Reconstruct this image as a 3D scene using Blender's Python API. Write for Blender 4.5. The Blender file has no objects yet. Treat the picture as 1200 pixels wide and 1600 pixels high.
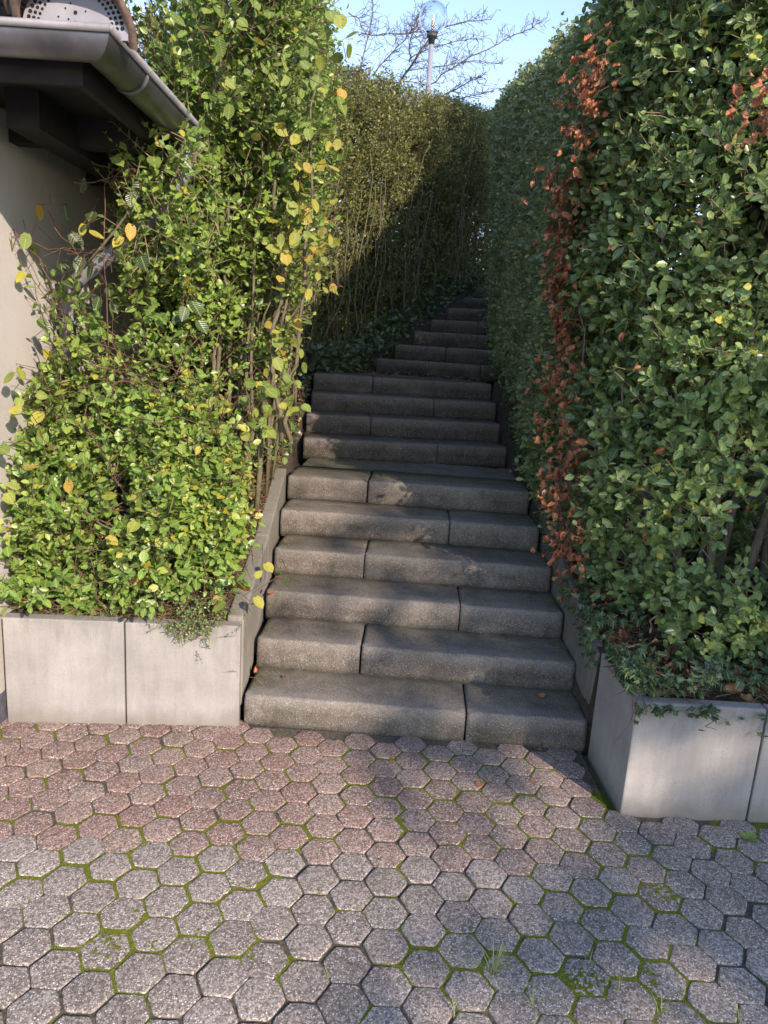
import bpy, math, random
import numpy as np
from mathutils import Vector, Matrix

R = math.radians
SC = bpy.context.scene
COL = SC.collection
random.seed(7)

# ------------------------------------------------------------------ camera
F, PITCH, ROLL, EYE = 1150.0, R(12.845), R(3.68), 1.673      # focal length in px of a 1200 x 1600 frame
cd = bpy.data.cameras.new('camera')
cam = bpy.data.objects.new('camera', cd); COL.objects.link(cam)
cd.sensor_fit = 'VERTICAL'; cd.sensor_height = 24.0; cd.lens = F / 1600 * 24.0
cd.clip_start = 0.05; cd.clip_end = 2000
_r0 = Vector((1, 0, 0)); _u0 = Vector((0, math.sin(PITCH), math.cos(PITCH))); _f0 = Vector((0, math.cos(PITCH), -math.sin(PITCH)))
_cr, _sr = math.cos(ROLL), math.sin(ROLL)
_rt = _r0 * _cr + _u0 * _sr; _up = _u0 * _cr - _r0 * _sr
cam.matrix_world = Matrix(((_rt.x, _up.x, -_f0.x, 0), (_rt.y, _up.y, -_f0.y, 0), (_rt.z, _up.z, -_f0.z, EYE), (0, 0, 0, 1)))
SC.camera = cam

# ------------------------------------------------------------------ world, sun, exposure
SUN_DIR = Vector((-0.65, 1.0, -0.59)).normalized()             # the way the light travels
EL = math.asin(-SUN_DIR.z); AZ = math.atan2(-SUN_DIR.x, -SUN_DIR.y)
W = bpy.data.worlds.new('World'); SC.world = W; W.use_nodes = True
nt = W.node_tree
sky = nt.nodes.new('ShaderNodeTexSky'); sky.sky_type = 'NISHITA'; sky.sun_disc = False
sky.sun_elevation = EL; sky.sun_rotation = AZ
sky.air_density = 1.0; sky.dust_density = 0.3; sky.ozone_density = 4.5
bg = nt.nodes['Background']; bg.inputs['Strength'].default_value = 0.13
nt.links.new(sky.outputs['Color'], bg.inputs['Color'])
sl = bpy.data.lights.new('sun', 'SUN'); sl.energy = 2.0; sl.angle = R(0.53); sl.color = (1.0, 0.965, 0.91)
sun = bpy.data.objects.new('sun', sl); COL.objects.link(sun)
sun.rotation_euler = SUN_DIR.to_track_quat('-Z', 'Y').to_euler()
sun.location = (6, -10, 12)
vs = SC.view_settings; vs.view_transform = 'Standard'; vs.look = 'None'; vs.exposure = 1.78; vs.gamma = 1.0; vs.use_curve_mapping = False
vs.use_white_balance = True; vs.white_balance_temperature = 7900; vs.white_balance_tint = 22   # the camera's balance, set for the shade
SC.render.engine = 'CYCLES'
SC.cycles.max_bounces = 6; SC.cycles.transparent_max_bounces = 8

# ------------------------------------------------------------------ helpers: pixels to rays
def ray(px, py):
    u = (px - 600) / F; v = (py - 800) / F
    u, v = _cr * u + _sr * v, -_sr * u + _cr * v
    return np.array([u, math.cos(PITCH) - v * math.sin(PITCH), -math.sin(PITCH) - v * math.cos(PITCH)])
def at_y(px, py, y):
    d = ray(px, py); return np.array([0, 0, EYE]) + d * (y / d[1])
def at_z(px, py, z):
    d = ray(px, py); return np.array([0, 0, EYE]) + d * ((z - EYE) / d[2])

# ------------------------------------------------------------------ helpers: objects
def tag(o, label=None, cat=None, group=None, kind=None):
    if label: o['label'] = label
    if cat: o['category'] = cat
    if group: o['group'] = group
    if kind: o['kind'] = kind
    return o
def empty(name, loc, label, cat, group=None, rz=0):
    o = bpy.data.objects.new(name, None); COL.objects.link(o)
    o.location = loc; o.rotation_euler = (0, 0, rz); o.empty_display_size = .1
    return tag(o, label, cat, group)
def link(name, me, mat=None, parent=None):
    o = bpy.data.objects.new(name, me); COL.objects.link(o)
    if mat: me.materials.append(mat)
    if parent is not None:                                       # geometry is given in world space
        o.parent = parent
        if parent.type == 'EMPTY':                               # mesh parents already sit at the origin
            o.matrix_parent_inverse = (Matrix.Translation(parent.location) @ parent.rotation_euler.to_matrix().to_4x4()).inverted()
    return o
def mesh_np(name, V, loops, counts, attrs=None, smooth=False):
    me = bpy.data.meshes.new(name)
    V = np.asarray(V, np.float32).reshape(-1, 3); loops = np.asarray(loops, np.int32).ravel(); counts = np.asarray(counts, np.int32)
    me.vertices.add(len(V)); me.vertices.foreach_set('co', V.ravel())
    me.loops.add(len(loops)); me.loops.foreach_set('vertex_index', loops)
    me.polygons.add(len(counts))
    st = np.concatenate([[0], np.cumsum(counts)[:-1]]).astype(np.int32)
    me.polygons.foreach_set('loop_start', st); me.polygons.foreach_set('loop_total', counts)
    if smooth: me.polygons.foreach_set('use_smooth', np.ones(len(counts), bool))
    for k, (dom, arr) in (attrs or {}).items():
        a = me.attributes.new(k, 'FLOAT', dom); a.data.foreach_set('value', np.asarray(arr, np.float32))
    me.update(calc_edges=True)
    return me
class MB:
    """collects pieces into one mesh"""
    def __init__(s): s.v = []; s.f = []
    def add(s, verts, faces):
        b = len(s.v); s.v += [tuple(map(float, p)) for p in verts]; s.f += [tuple(i + b for i in f) for f in faces]
    def box(s, lo, hi):
        x0, y0, z0 = lo; x1, y1, z1 = hi
        s.add([(x0, y0, z0), (x1, y0, z0), (x1, y1, z0), (x0, y1, z0), (x0, y0, z1), (x1, y0, z1), (x1, y1, z1), (x0, y1, z1)],
              [(0, 3, 2, 1), (4, 5, 6, 7), (0, 1, 5, 4), (1, 2, 6, 5), (2, 3, 7, 6), (3, 0, 4, 7)])
    def hexa(s, p):
        s.add(p, [(0, 3, 2, 1), (4, 5, 6, 7), (0, 1, 5, 4), (1, 2, 6, 5), (2, 3, 7, 6), (3, 0, 4, 7)])
    def tube(s, pts, rad, n=8, cap=True):
        pts = [Vector(p) for p in pts]; m = len(pts)
        if not hasattr(rad, '__len__'): rad = [rad] * m
        rings = []; ref = None
        for i in range(m):
            t = (pts[min(i + 1, m - 1)] - pts[max(i - 1, 0)]).normalized()
            if ref is None: ref = t.orthogonal().normalized()
            ref = (ref - t * ref.dot(t)).normalized()
            b = t.cross(ref)
            rings.append([pts[i] + (ref * math.cos(2 * math.pi * k / n) + b * math.sin(2 * math.pi * k / n)) * rad[i] for k in range(n)])
        v = [p for r in rings for p in r]; f = []
        for i in range(m - 1):
            for k in range(n):
                f.append((i * n + k, i * n + (k + 1) % n, (i + 1) * n + (k + 1) % n, (i + 1) * n + k))
        if cap: f.append(tuple(range(n))[::-1]); f.append(tuple((m - 1) * n + k for k in range(n)))
        s.add(v, f)
    def build(s, name, mat=None, parent=None, smooth=False, bevel=0, seg=2):
        me = bpy.data.meshes.new(name); me.from_pydata(s.v, [], s.f); me.update()
        if smooth:
            for p in me.polygons: p.use_smooth = True
        o = link(name, me, mat, parent)
        if bevel:
            b = o.modifiers.new('bevel', 'BEVEL'); b.width = bevel; b.segments = seg; b.limit_method = 'ANGLE'; b.angle_limit = R(40)
        return o

# ------------------------------------------------------------------ helpers: noise
def _hash(i, j, k, seed):
    h = (i.astype(np.int64) * 374761393 + j.astype(np.int64) * 668265263 + k.astype(np.int64) * 2147483647 + seed * 974711) & 0xffffffff
    h = ((h ^ (h >> 13)) * 1274126177) & 0xffffffff
    return ((h ^ (h >> 16)) & 0xffff) / 65535.0
def vnoise(P, scale, seed=0):
    Q = np.asarray(P, float) * scale; I = np.floor(Q); f = Q - I; f = f * f * (3 - 2 * f); I = I.astype(np.int64)
    out = 0
    for a in (0, 1):
        for b in (0, 1):
            for c in (0, 1):
                w = (f[:, 0] if a else 1 - f[:, 0]) * (f[:, 1] if b else 1 - f[:, 1]) * (f[:, 2] if c else 1 - f[:, 2])
                out = out + w * _hash(I[:, 0] + a, I[:, 1] + b, I[:, 2] + c, seed)
    return out
def unit(a): return a / np.maximum(np.linalg.norm(a, axis=-1, keepdims=True), 1e-9)

# ------------------------------------------------------------------ materials
def new_mat(name):
    m = bpy.data.materials.new(name); m.use_nodes = True
    n = m.node_tree.nodes; l = m.node_tree.links
    return m, n, l, n['Principled BSDF']
def ramp(n, l, src, stops, interp='LINEAR'):
    r = n.new('ShaderNodeValToRGB'); r.color_ramp.interpolation = interp
    e = r.color_ramp.elements
    while len(e) < len(stops): e.new(0.5)
    for k, (p, c) in enumerate(stops): e[k].position = p; e[k].color = (*c, 1) if len(c) == 3 else c
    l.new(src, r.inputs[0]); return r.outputs[0]
def noise(n, l, vec, scale, detail=4, rough=.55, dist=0):
    t = n.new('ShaderNodeTexNoise'); t.inputs['Scale'].default_value = scale; t.inputs['Detail'].default_value = detail
    t.inputs['Roughness'].default_value = rough; t.inputs['Distortion'].default_value = dist
    if vec is not None: l.new(vec, t.inputs['Vector'])
    return t.outputs['Fac']
def voro(n, l, vec, scale, feature='F1', out='Distance'):
    t = n.new('ShaderNodeTexVoronoi'); t.feature = feature; t.inputs['Scale'].default_value = scale
    if vec is not None: l.new(vec, t.inputs['Vector'])
    return t.outputs[out]
def mix(n, l, a, b, fac, mode='MIX'):
    m = n.new('ShaderNodeMix'); m.data_type = 'RGBA'; m.blend_type = mode
    for s, x in ((m.inputs[6], a), (m.inputs[7], b), (m.inputs[0], fac)):
        if isinstance(x, (int, float)): s.default_value = x
        elif isinstance(x, tuple): s.default_value = (*x, 1)
        else: l.new(x, s)
    return m.outputs[2]
def mth(n, l, op, a, b=0.0, clamp=False):
    m = n.new('ShaderNodeMath'); m.operation = op; m.use_clamp = clamp
    for s, x in ((m.inputs[0], a), (m.inputs[1], b)):
        if isinstance(x, (int, float)): s.default_value = x
        else: l.new(x, s)
    return m.outputs[0]
def attr(n, name):
    a = n.new('ShaderNodeAttribute'); a.attribute_name = name; return a.outputs['Fac']
def bump(n, l, p, h, strength, dist):
    b = n.new('ShaderNodeBump'); b.inputs['Strength'].default_value = strength; b.inputs['Distance'].default_value = dist
    l.new(h, b.inputs['Height']); l.new(b.outputs['Normal'], p.inputs['Normal'])
def gpos(n): return n.new('ShaderNodeNewGeometry').outputs['Position']
def simple(name, col, rough=.6, metal=0, var=.25, scale=30, bmp=0, spec=.5):
    m, n, l, p = new_mat(name); P = gpos(n)
    f = noise(n, l, P, scale, 5)
    lo = tuple(c * (1 - var) for c in col); hi = tuple(min(1, c * (1 + var)) for c in col)
    l.new(ramp(n, l, f, [(.3, lo), (.7, hi)]), p.inputs['Base Color'])
    p.inputs['Roughness'].default_value = rough; p.inputs['Metallic'].default_value = metal; p.inputs['Specular IOR Level'].default_value = spec
    if bmp: bump(n, l, p, f, bmp, .004)
    return m
def leaf_mat(name, stops, rough=.42, trans=.28, vein=0.0, spec=.45, under=1.25):
    """leaf colour from a per-leaf value; midrib and side veins from leaf coordinates"""
    m, n, l, p = new_mat(name)
    col = ramp(n, l, attr(n, 'rnd'), stops)
    lu, lv = attr(n, 'lu'), attr(n, 'lv')
    av = mth(n, l, 'ABSOLUTE', lv)
    rib = mth(n, l, 'LESS_THAN', av, .035)
    col = mix(n, l, col, mix(n, l, col, (.55, .6, .25), .35), mth(n, l, 'MULTIPLY', rib, .8))
    if vein:
        w = mth(n, l, 'SINE', mth(n, l, 'MULTIPLY', mth(n, l, 'SUBTRACT', lu, mth(n, l, 'MULTIPLY', av, .55)), 44))
        col = mix(n, l, col, mix(n, l, col, (.5, .55, .2), .4), mth(n, l, 'MULTIPLY', mth(n, l, 'GREATER_THAN', w, .72), vein))
        bump(n, l, p, w, .5, .0012)
        f = noise(n, l, gpos(n), 70, 4)
        col = mix(n, l, col, (.16, .07, .015), mth(n, l, 'MULTIPLY', mth(n, l, 'GREATER_THAN', f, .66), .7))
    bf = n.new('ShaderNodeNewGeometry').outputs['Backfacing']
    col = mix(n, l, col, mix(n, l, col, (.25, .3, .16), .3), mth(n, l, 'MULTIPLY', bf, under - 1 + .25))
    l.new(col, p.inputs['Base Color']); p.inputs['Roughness'].default_value = rough; p.inputs['Specular IOR Level'].default_value = spec
    t = n.new('ShaderNodeBsdfTranslucent'); l.new(mix(n, l, col, (1.0, 1.0, .35), .25, 'MULTIPLY'), t.inputs['Color'])
    mx = n.new('ShaderNodeMixShader'); mx.inputs[0].default_value = trans
    l.new(p.outputs[0], mx.inputs[1]); l.new(t.outputs[0], mx.inputs[2])
    l.new(mx.outputs[0], n['Material Output'].inputs['Surface'])
    return m

def paver_mat():
    m, n, l, p = new_mat('exposed aggregate paver'); P = gpos(n)
    red = attr(n, 'red'); rnd = attr(n, 'rnd')
    grey = ramp(n, l, rnd, [(0, (.325, .285, .245)), (.5, (.385, .34, .295)), (1, (.44, .395, .345))])
    rd = ramp(n, l, rnd, [(0, (.35, .215, .175)), (.5, (.395, .27, .22)), (1, (.42, .32, .265))])
    base = mix(n, l, grey, rd, red)
    big = noise(n, l, P, 2.3, 5, .6)
    base = mix(n, l, base, (.09, .08, .07), mth(n, l, 'MULTIPLY', ramp(n, l, big, [(.45, (0, 0, 0)), (.72, (1, 1, 1))]), .45))
    f2 = noise(n, l, P, 60, 4, .75)
    base = mix(n, l, base, ramp(n, l, f2, [(.34, (.55, .54, .53)), (.66, (1.2, 1.19, 1.17))]), .8, 'MULTIPLY')
    v = n.new('ShaderNodeTexVoronoi'); v.inputs['Scale'].default_value = 190; v.inputs['Randomness'].default_value = 1; l.new(P, v.inputs['Vector'])
    sep = n.new('ShaderNodeSeparateColor'); l.new(v.outputs['Color'], sep.inputs[0])
    base = mix(n, l, base, ramp(n, l, sep.outputs[1], [(0, (.42, .40, .39)), (.5, (.95, .93, .92)), (1, (1.55, 1.53, 1.5))]), .9, 'MULTIPLY')
    grain = mth(n, l, 'MULTIPLY', mth(n, l, 'GREATER_THAN', sep.outputs[0], .74), mth(n, l, 'LESS_THAN', v.outputs['Distance'], .46))
    gcol = ramp(n, l, sep.outputs[2], [(0, (.40, .33, .30)), (.5, (.56, .52, .48)), (1, (.80, .77, .73))])
    base = mix(n, l, base, gcol, mth(n, l, 'MULTIPLY', grain, .8))
    edge = mth(n, l, 'LESS_THAN', voro(n, l, P, 190, 'DISTANCE_TO_EDGE'), .07)
    base = mix(n, l, base, (.07, .062, .055), mth(n, l, 'MULTIPLY', edge, .5))
    blot = noise(n, l, P, 5.5, 4, .6)                             # pale lichen blotches
    lich = mth(n, l, 'MULTIPLY', mth(n, l, 'GREATER_THAN', blot, .71), noise(n, l, P, 90, 3))
    base = mix(n, l, base, (.42, .42, .38), lich)
    l.new(base, p.inputs['Base Color']); p.inputs['Roughness'].default_value = .85; p.inputs['Specular IOR Level'].default_value = .3
    h = mth(n, l, 'ADD', mth(n, l, 'MULTIPLY', sep.outputs[1], .6), mth(n, l, 'MULTIPLY', edge, -.6))
    bump(n, l, p, h, .9, .005)
    return m
def step_mat():
    m, n, l, p = new_mat('worn washed concrete'); P = gpos(n)
    nose = attr(n, 'nose'); face = attr(n, 'face')
    big = noise(n, l, P, 3.5, 6, .62, .4)
    base = ramp(n, l, big, [(.3, (.122, .108, .092)), (.52, (.178, .161, .14)), (.75, (.235, .215, .19))])
    n2 = noise(n, l, P, 16, 5, .7)
    base = mix(n, l, base, ramp(n, l, n2, [(.3, (.62, .6, .57)), (.7, (1.15, 1.13, 1.1))]), .8, 'MULTIPLY')
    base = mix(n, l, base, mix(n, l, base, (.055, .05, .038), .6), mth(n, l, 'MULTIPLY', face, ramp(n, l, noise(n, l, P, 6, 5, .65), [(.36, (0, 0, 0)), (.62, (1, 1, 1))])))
    moss = mth(n, l, 'MULTIPLY', attr(n, 'moss'), ramp(n, l, noise(n, l, P, 14, 5, .7), [(.38, (0, 0, 0)), (.55, (1, 1, 1))]))
    base = mix(n, l, base, (.10, .11, .03), mth(n, l, 'MULTIPLY', moss, .7))
    f2 = noise(n, l, P, 130, 4, .75)
    base = mix(n, l, base, ramp(n, l, f2, [(.34, (.34, .33, .32)), (.66, (1.4, 1.38, 1.34))]), .75, 'MULTIPLY')
    base = mix(n, l, base, ramp(n, l, noise(n, l, P, 5, 4, .6), [(.3, (.26, .24, .21)), (.7, (.55, .52, .47))]), attr(n, 'upper_shade'), 'MULTIPLY')  # shade of the hedges put into the colour of the upper steps
    v = n.new('ShaderNodeTexVoronoi'); v.inputs['Scale'].default_value = 230; l.new(P, v.inputs['Vector'])
    sep = n.new('ShaderNodeSeparateColor'); l.new(v.outputs['Color'], sep.inputs[0])
    thr = mth(n, l, 'SUBTRACT', .80, mth(n, l, 'MULTIPLY', nose, .42))
    sz = mth(n, l, 'MULTIPLY', mth(n, l, 'GREATER_THAN', sep.outputs[0], thr), mth(n, l, 'ADD', mth(n, l, 'MULTIPLY', sep.outputs[1], .34), .1))
    grain = mth(n, l, 'LESS_THAN', v.outputs['Distance'], sz)
    gcol = ramp(n, l, sep.outputs[2], [(0, (.30, .27, .23)), (.6, (.42, .40, .36)), (1, (.62, .6, .55))])
    base = mix(n, l, base, gcol, mth(n, l, 'MULTIPLY', grain, .75))
    base = mix(n, l, base, (.22, .205, .18), mth(n, l, 'MULTIPLY', nose, .35))
    l.new(base, p.inputs['Base Color']); p.inputs['Roughness'].default_value = .88; p.inputs['Specular IOR Level'].default_value = .3
    bump(n, l, p, mth(n, l, 'ADD', mth(n, l, 'MULTIPLY', grain, .4), f2), .5, .003)
    return m
def concrete_mat(name, lo, hi, streak=.35):
    m, n, l, p = new_mat(name); P = gpos(n)
    mp = n.new('ShaderNodeMapping'); mp.inputs['Scale'].default_value = (1, 1, .12); l.new(P, mp.inputs['Vector'])
    big = noise(n, l, P, 4, 6, .6)
    base = ramp(n, l, big, [(.32, lo), (.7, hi)])
    st = noise(n, l, mp.outputs[0], 38, 4, .65)
    base = mix(n, l, base, ramp(n, l, st, [(.3, (.7, .69, .67)), (.65, (1.08, 1.08, 1.07))]), streak, 'MULTIPLY')
    fine = noise(n, l, P, 260, 3, .6)
    base = mix(n, l, base, ramp(n, l, fine, [(.3, (.72, .72, .71)), (.7, (1.12, 1.12, 1.11))]), .6, 'MULTIPLY')
    pits = mth(n, l, 'MULTIPLY', mth(n, l, 'LESS_THAN', voro(n, l, P, 85), .12), mth(n, l, 'GREATER_THAN', noise(n, l, P, 11, 2), .52))
    base = mix(n, l, base, (.10, .095, .085), mth(n, l, 'MULTIPLY', pits, .7))
    z = n.new('ShaderNodeSeparateXYZ'); l.new(P, z.inputs[0])
    grime = mth(n, l, 'MULTIPLY', ramp(n, l, mth(n, l, 'ADD', z.outputs[2], mth(n, l, 'MULTIPLY', noise(n, l, P, 9, 5, .7), .16)), [(.06, (1, 1, 1)), (.17, (0, 0, 0))]), .75)
    drip = ramp(n, l, mth(n, l, 'ADD', z.outputs[2], mth(n, l, 'MULTIPLY', noise(n, l, mp.outputs[0], 22, 4, .7), .42)), [(.60, (0, 0, 0)), (.74, (1, 1, 1))])
    base = mix(n, l, base, mix(n, l, base, (.12, .115, .085), .6), mth(n, l, 'MULTIPLY', drip, .75))
    base = mix(n, l, base, (.15, .13, .10), grime)               # splash dirt along the foot
    l.new(base, p.inputs['Base Color']); p.inputs['Roughness'].default_value = .9; p.inputs['Specular IOR Level'].default_value = .25
    bump(n, l, p, mth(n, l, 'ADD', fine, mth(n, l, 'MULTIPLY', pits, -1.2)), .35, .002)
    return m
def joint_mat():
    m, n, l, p = new_mat('mossy joint'); P = gpos(n)
    f = attr(n, 'moss'); g = noise(n, l, P, 260, 3, .7)
    moss = ramp(n, l, g, [(.3, (.035, .045, .006)), (.5, (.12, .145, .018)), (.75, (.27, .29, .045))])
    dirt = ramp(n, l, noise(n, l, P, 90, 4), [(.3, (.06, .052, .04)), (.7, (.15, .13, .10))])
    l.new(mix(n, l, dirt, moss, ramp(n, l, f, [(.35, (0, 0, 0)), (.6, (1, 1, 1))])), p.inputs['Base Color'])
    p.inputs['Roughness'].default_value = .95; p.inputs['Specular IOR Level'].default_value = .15
    bump(n, l, p, g, .9, .004)
    return m
def soil_mat():
    m, n, l, p = new_mat('garden soil'); P = gpos(n)
    f = noise(n, l, P, 22, 6, .7)
    l.new(ramp(n, l, f, [(.3, (.022, .016, .010)), (.6, (.06, .042, .027)), (.8, (.11, .075, .048))]), p.inputs['Base Color'])
    p.inputs['Roughness'].default_value = .95; bump(n, l, p, f, .8, .02)
    return m
def plaster_mat():
    m, n, l, p = new_mat('cream render'); P = gpos(n)
    f = noise(n, l, P, 1.6, 5, .6); g = noise(n, l, P, 190, 3, .6)
    c = ramp(n, l, f, [(.3, (.43, .41, .37)), (.7, (.53, .515, .48))])
    l.new(mix(n, l, c, ramp(n, l, g, [(.3, (.85, .85, .84)), (.7, (1.05, 1.05, 1.05))]), .7, 'MULTIPLY'), p.inputs['Base Color'])
    p.inputs['Roughness'].default_value = .9; bump(n, l, p, g, .5, .003)
    return m
def bark_mat(name, lo, hi):
    m, n, l, p = new_mat(name); P = gpos(n)
    mp = n.new('ShaderNodeMapping'); mp.inputs['Scale'].default_value = (1, 1, .2); l.new(P, mp.inputs['Vector'])
    f = noise(n, l, mp.outputs[0], 90, 5, .65)
    l.new(ramp(n, l, f, [(.3, lo), (.7, hi)]), p.inputs['Base Color']); p.inputs['Roughness'].default_value = .85
    bump(n, l, p, f, .6, .003)
    return m

M = {}
M['paver'] = paver_mat(); M['step'] = step_mat(); M['joint'] = joint_mat(); M['soil'] = soil_mat(); M['plaster'] = plaster_mat()
M['slab'] = concrete_mat('light concrete slab', (.245, .235, .22), (.335, .322, .302))
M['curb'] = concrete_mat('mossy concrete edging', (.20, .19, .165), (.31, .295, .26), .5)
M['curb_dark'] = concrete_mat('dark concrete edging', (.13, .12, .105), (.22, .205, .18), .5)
M['plinth'] = simple('grey plinth', (.085, .09, .11), .8)
M['zinc'] = simple('zinc gutter', (.15, .15, .16), .42, .75, .3, 9)
M['zinc_pipe'] = simple('galvanised downpipe', (.20, .205, .22), .65, .2, .3, 12)
M['rust'] = simple('brown cast iron', (.10, .045, .03), .75, 0, .5, 30, .4)
M['wood'] = simple('dark stained boards', (.009, .007, .006), .85, 0, .4, 20)
M['tile'] = simple('weathered roof tile', (.115, .075, .055), .85, 0, .55, 26, .7)
M['vent'] = simple('pale grey vent plastic', (.24, .245, .27), .5, 0, .12, 14)
M['hole'] = simple('black hole', (.006, .006, .006), .9)
M['bark'] = bark_mat('privet bark', (.075, .06, .042), (.22, .185, .135))
M['bark_olive'] = bark_mat('olive stems', (.06, .052, .03), (.17, .15, .09))
M['bark_red'] = bark_mat('reddish twig', (.07, .035, .025), (.17, .09, .06))
M['bark_grey'] = bark_mat('bare branch', (.065, .045, .045), (.15, .11, .10))
M['twig'] = bark_mat('pale twig', (.14, .10, .06), (.32, .25, .17))
M['privet_sun'] = leaf_mat('sunny privet leaf', [(0, (.09, .18, .034)), (.45, (.16, .28, .055)), (.8, (.26, .38, .075)), (.93, (.36, .42, .085)), (1, (.38, .32, .04))], .36, .32)
M['privet_dark'] = leaf_mat('deep green privet leaf', [(0, (.075, .14, .055)), (.45, (.145, .24, .085)), (.8, (.235, .345, .105)), (.95, (.30, .38, .11)), (1, (.48, .42, .07))], .30, .28)
M['privet_far'] = leaf_mat('grey green hedge leaf', [(0, (.11, .16, .08)), (.5, (.19, .255, .115)), (.88, (.28, .34, .15)), (1, (.38, .31, .17))], .38, .28)
M['olive'] = leaf_mat('olive hedge leaf', [(0, (.06, .08, .022)), (.45, (.115, .145, .034)), (.8, (.20, .225, .05)), (.95, (.30, .28, .06)), (1, (.34, .24, .07))], .45, .30)
M['brownish'] = leaf_mat('brown green hedge leaf', [(0, (.05, .052, .014)), (.35, (.10, .10, .025)), (.7, (.17, .115, .04)), (1, (.20, .11, .055))], .5, .30)
M['hazel'] = leaf_mat('hazel leaf', [(0, (.10, .18, .035)), (.45, (.17, .25, .045)), (.62, (.27, .31, .05)), (.8, (.42, .38, .06)), (.93, (.46, .29, .05)), (1, (.36, .15, .03))], .5, .35, .5)
M['bramble'] = leaf_mat('bramble leaf', [(0, (.018, .045, .016)), (.7, (.04, .085, .026)), (1, (.10, .13, .03))], .32, .2, .35)
M['ivy'] = leaf_mat('ivy leaf', [(0, (.03, .06, .028)), (.7, (.06, .11, .042)), (1, (.11, .18, .06))], .38, .15)
M['dead'] = leaf_mat('dried brown leaf', [(0, (.22, .06, .035)), (.5, (.44, .125, .065)), (.85, (.52, .20, .11)), (1, (.54, .33, .20))], .6, .25, .3)
M['litter'] = leaf_mat('fallen needle and leaf', [(0, (.09, .04, .022)), (.5, (.20, .085, .04)), (.85, (.30, .15, .075)), (1, (.36, .22, .12))], .75, .12)
M['grass'] = leaf_mat('pale grass blade', [(0, (.10, .15, .035)), (.6, (.22, .26, .09)), (1, (.38, .36, .17))], .5, .3)
M['conifer'] = leaf_mat('conifer spray', [(0, (.02, .045, .015)), (1, (.05, .09, .03))], .5, .1)

# ------------------------------------------------------------------ leaves
T_LEAF = (np.array([(0, 0, 0), (.20, .17, .04), (.48, .29, .06), (.80, .20, .01), (1, 0, -.08), (.80, -.20, .01), (.48, -.29, .06), (.20, -.17, .04), (.24, 0, -.02), (.52, 0, -.03), (.80, 0, -.05)], float),
          [(0, 8, 1), (8, 9, 2, 1), (9, 10, 3, 2), (10, 4, 3), (0, 7, 8), (8, 7, 6, 9), (9, 6, 5, 10), (10, 5, 4)])
T_SMALL = (np.array([(0, 0, 0), (.52, .30, .06), (1, 0, -.04), (.52, -.30, .06)], float), [(0, 2, 1), (0, 3, 2)])
def _round_leaf():                                             # broad toothed leaf with a drawn-out tip
    prof = [(-.02, .0), (-.04, .16), (.06, .30), (.11, .28), (.19, .385), (.24, .36), (.34, .43), (.39, .40), (.50, .425), (.55, .385), (.66, .365), (.71, .315), (.80, .265), (.85, .20), (.92, .11), (1.03, .0)]
    v = []; f = []; mid = []
    for i, (x, y) in enumerate(prof):
        v.append((x, 0, -.05 * math.sin(x * 3) - .10 * x * x))
    n = len(prof)
    for sgn in (1, -1):
        b = len(v)
        for (x, y) in prof[1:-1]:
            v.append((x, sgn * y, .10 * y + .02 * math.sin(x * 44) * y * 2 - .10 * x * x - .12 * y * y))
        for i in range(n - 1):
            a, c = i, i + 1
            pa = b + i - 1; pc = b + i
            if i == 0: q = (a, c, pc)
            elif i == n - 2: q = (a, c, pa)
            else: q = (a, c, pc, pa)
            f.append(q if sgn > 0 else q[::-1])
    return np.array(v, float), f
T_HAZEL = _round_leaf()
def _ivy():
    ang = [(0, 1.0), (.35, .50), (.75, .80), (1.15, .42), (1.75, .62), (2.5, .40), (3.14, .12)]
    v = [(.25, 0, 0)]; out = [(a, r) for a, r in ang] + [(-a, r) for a, r in ang[-2:0:-1]]
    for a, r in out: v.append((.25 + .75 * r * math.cos(a), .62 * r * math.sin(a), .04 - .10 * r * r + .05 * abs(math.sin(a))))
    n = len(out)
    return np.array(v, float), [(0, 1 + i, 1 + (i + 1) % n) for i in range(n)]
T_IVY = _ivy()
def _dead():                                                    # curled, crumpled
    v, f = T_HAZEL; v = v.copy(); y0 = v[:, 1].copy(); x0 = v[:, 0].copy()
    v[:, 2] += .75 * np.abs(y0) + .10 * np.sin(x0 * 8 + y0 * 11)
    v[:, 1] = y0 * (.62 - .25 * x0)
    v[:, 2] += .45 * x0 ** 2 - .25 * x0; v[:, 0] = x0 * .9 - .15 * x0 ** 3
    return v, f
T_DEAD = _dead()
T_BLADE = (np.array([(0, .035, 0), (0, -.035, 0), (.4, .03, .06), (.4, -.03, .06), (.75, .02, .02), (.75, -.02, .02), (1, 0, -.12)], float), [(0, 1, 3, 2), (2, 3, 5, 4), (4, 5, 6)])
T_NEEDLE = (np.array([(0, .012, 0), (0, -.012, 0), (.5, -.012, .05), (.5, .012, .05), (1, 0, 0)], float), [(0, 1, 2, 3), (3, 2, 4)])

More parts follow.
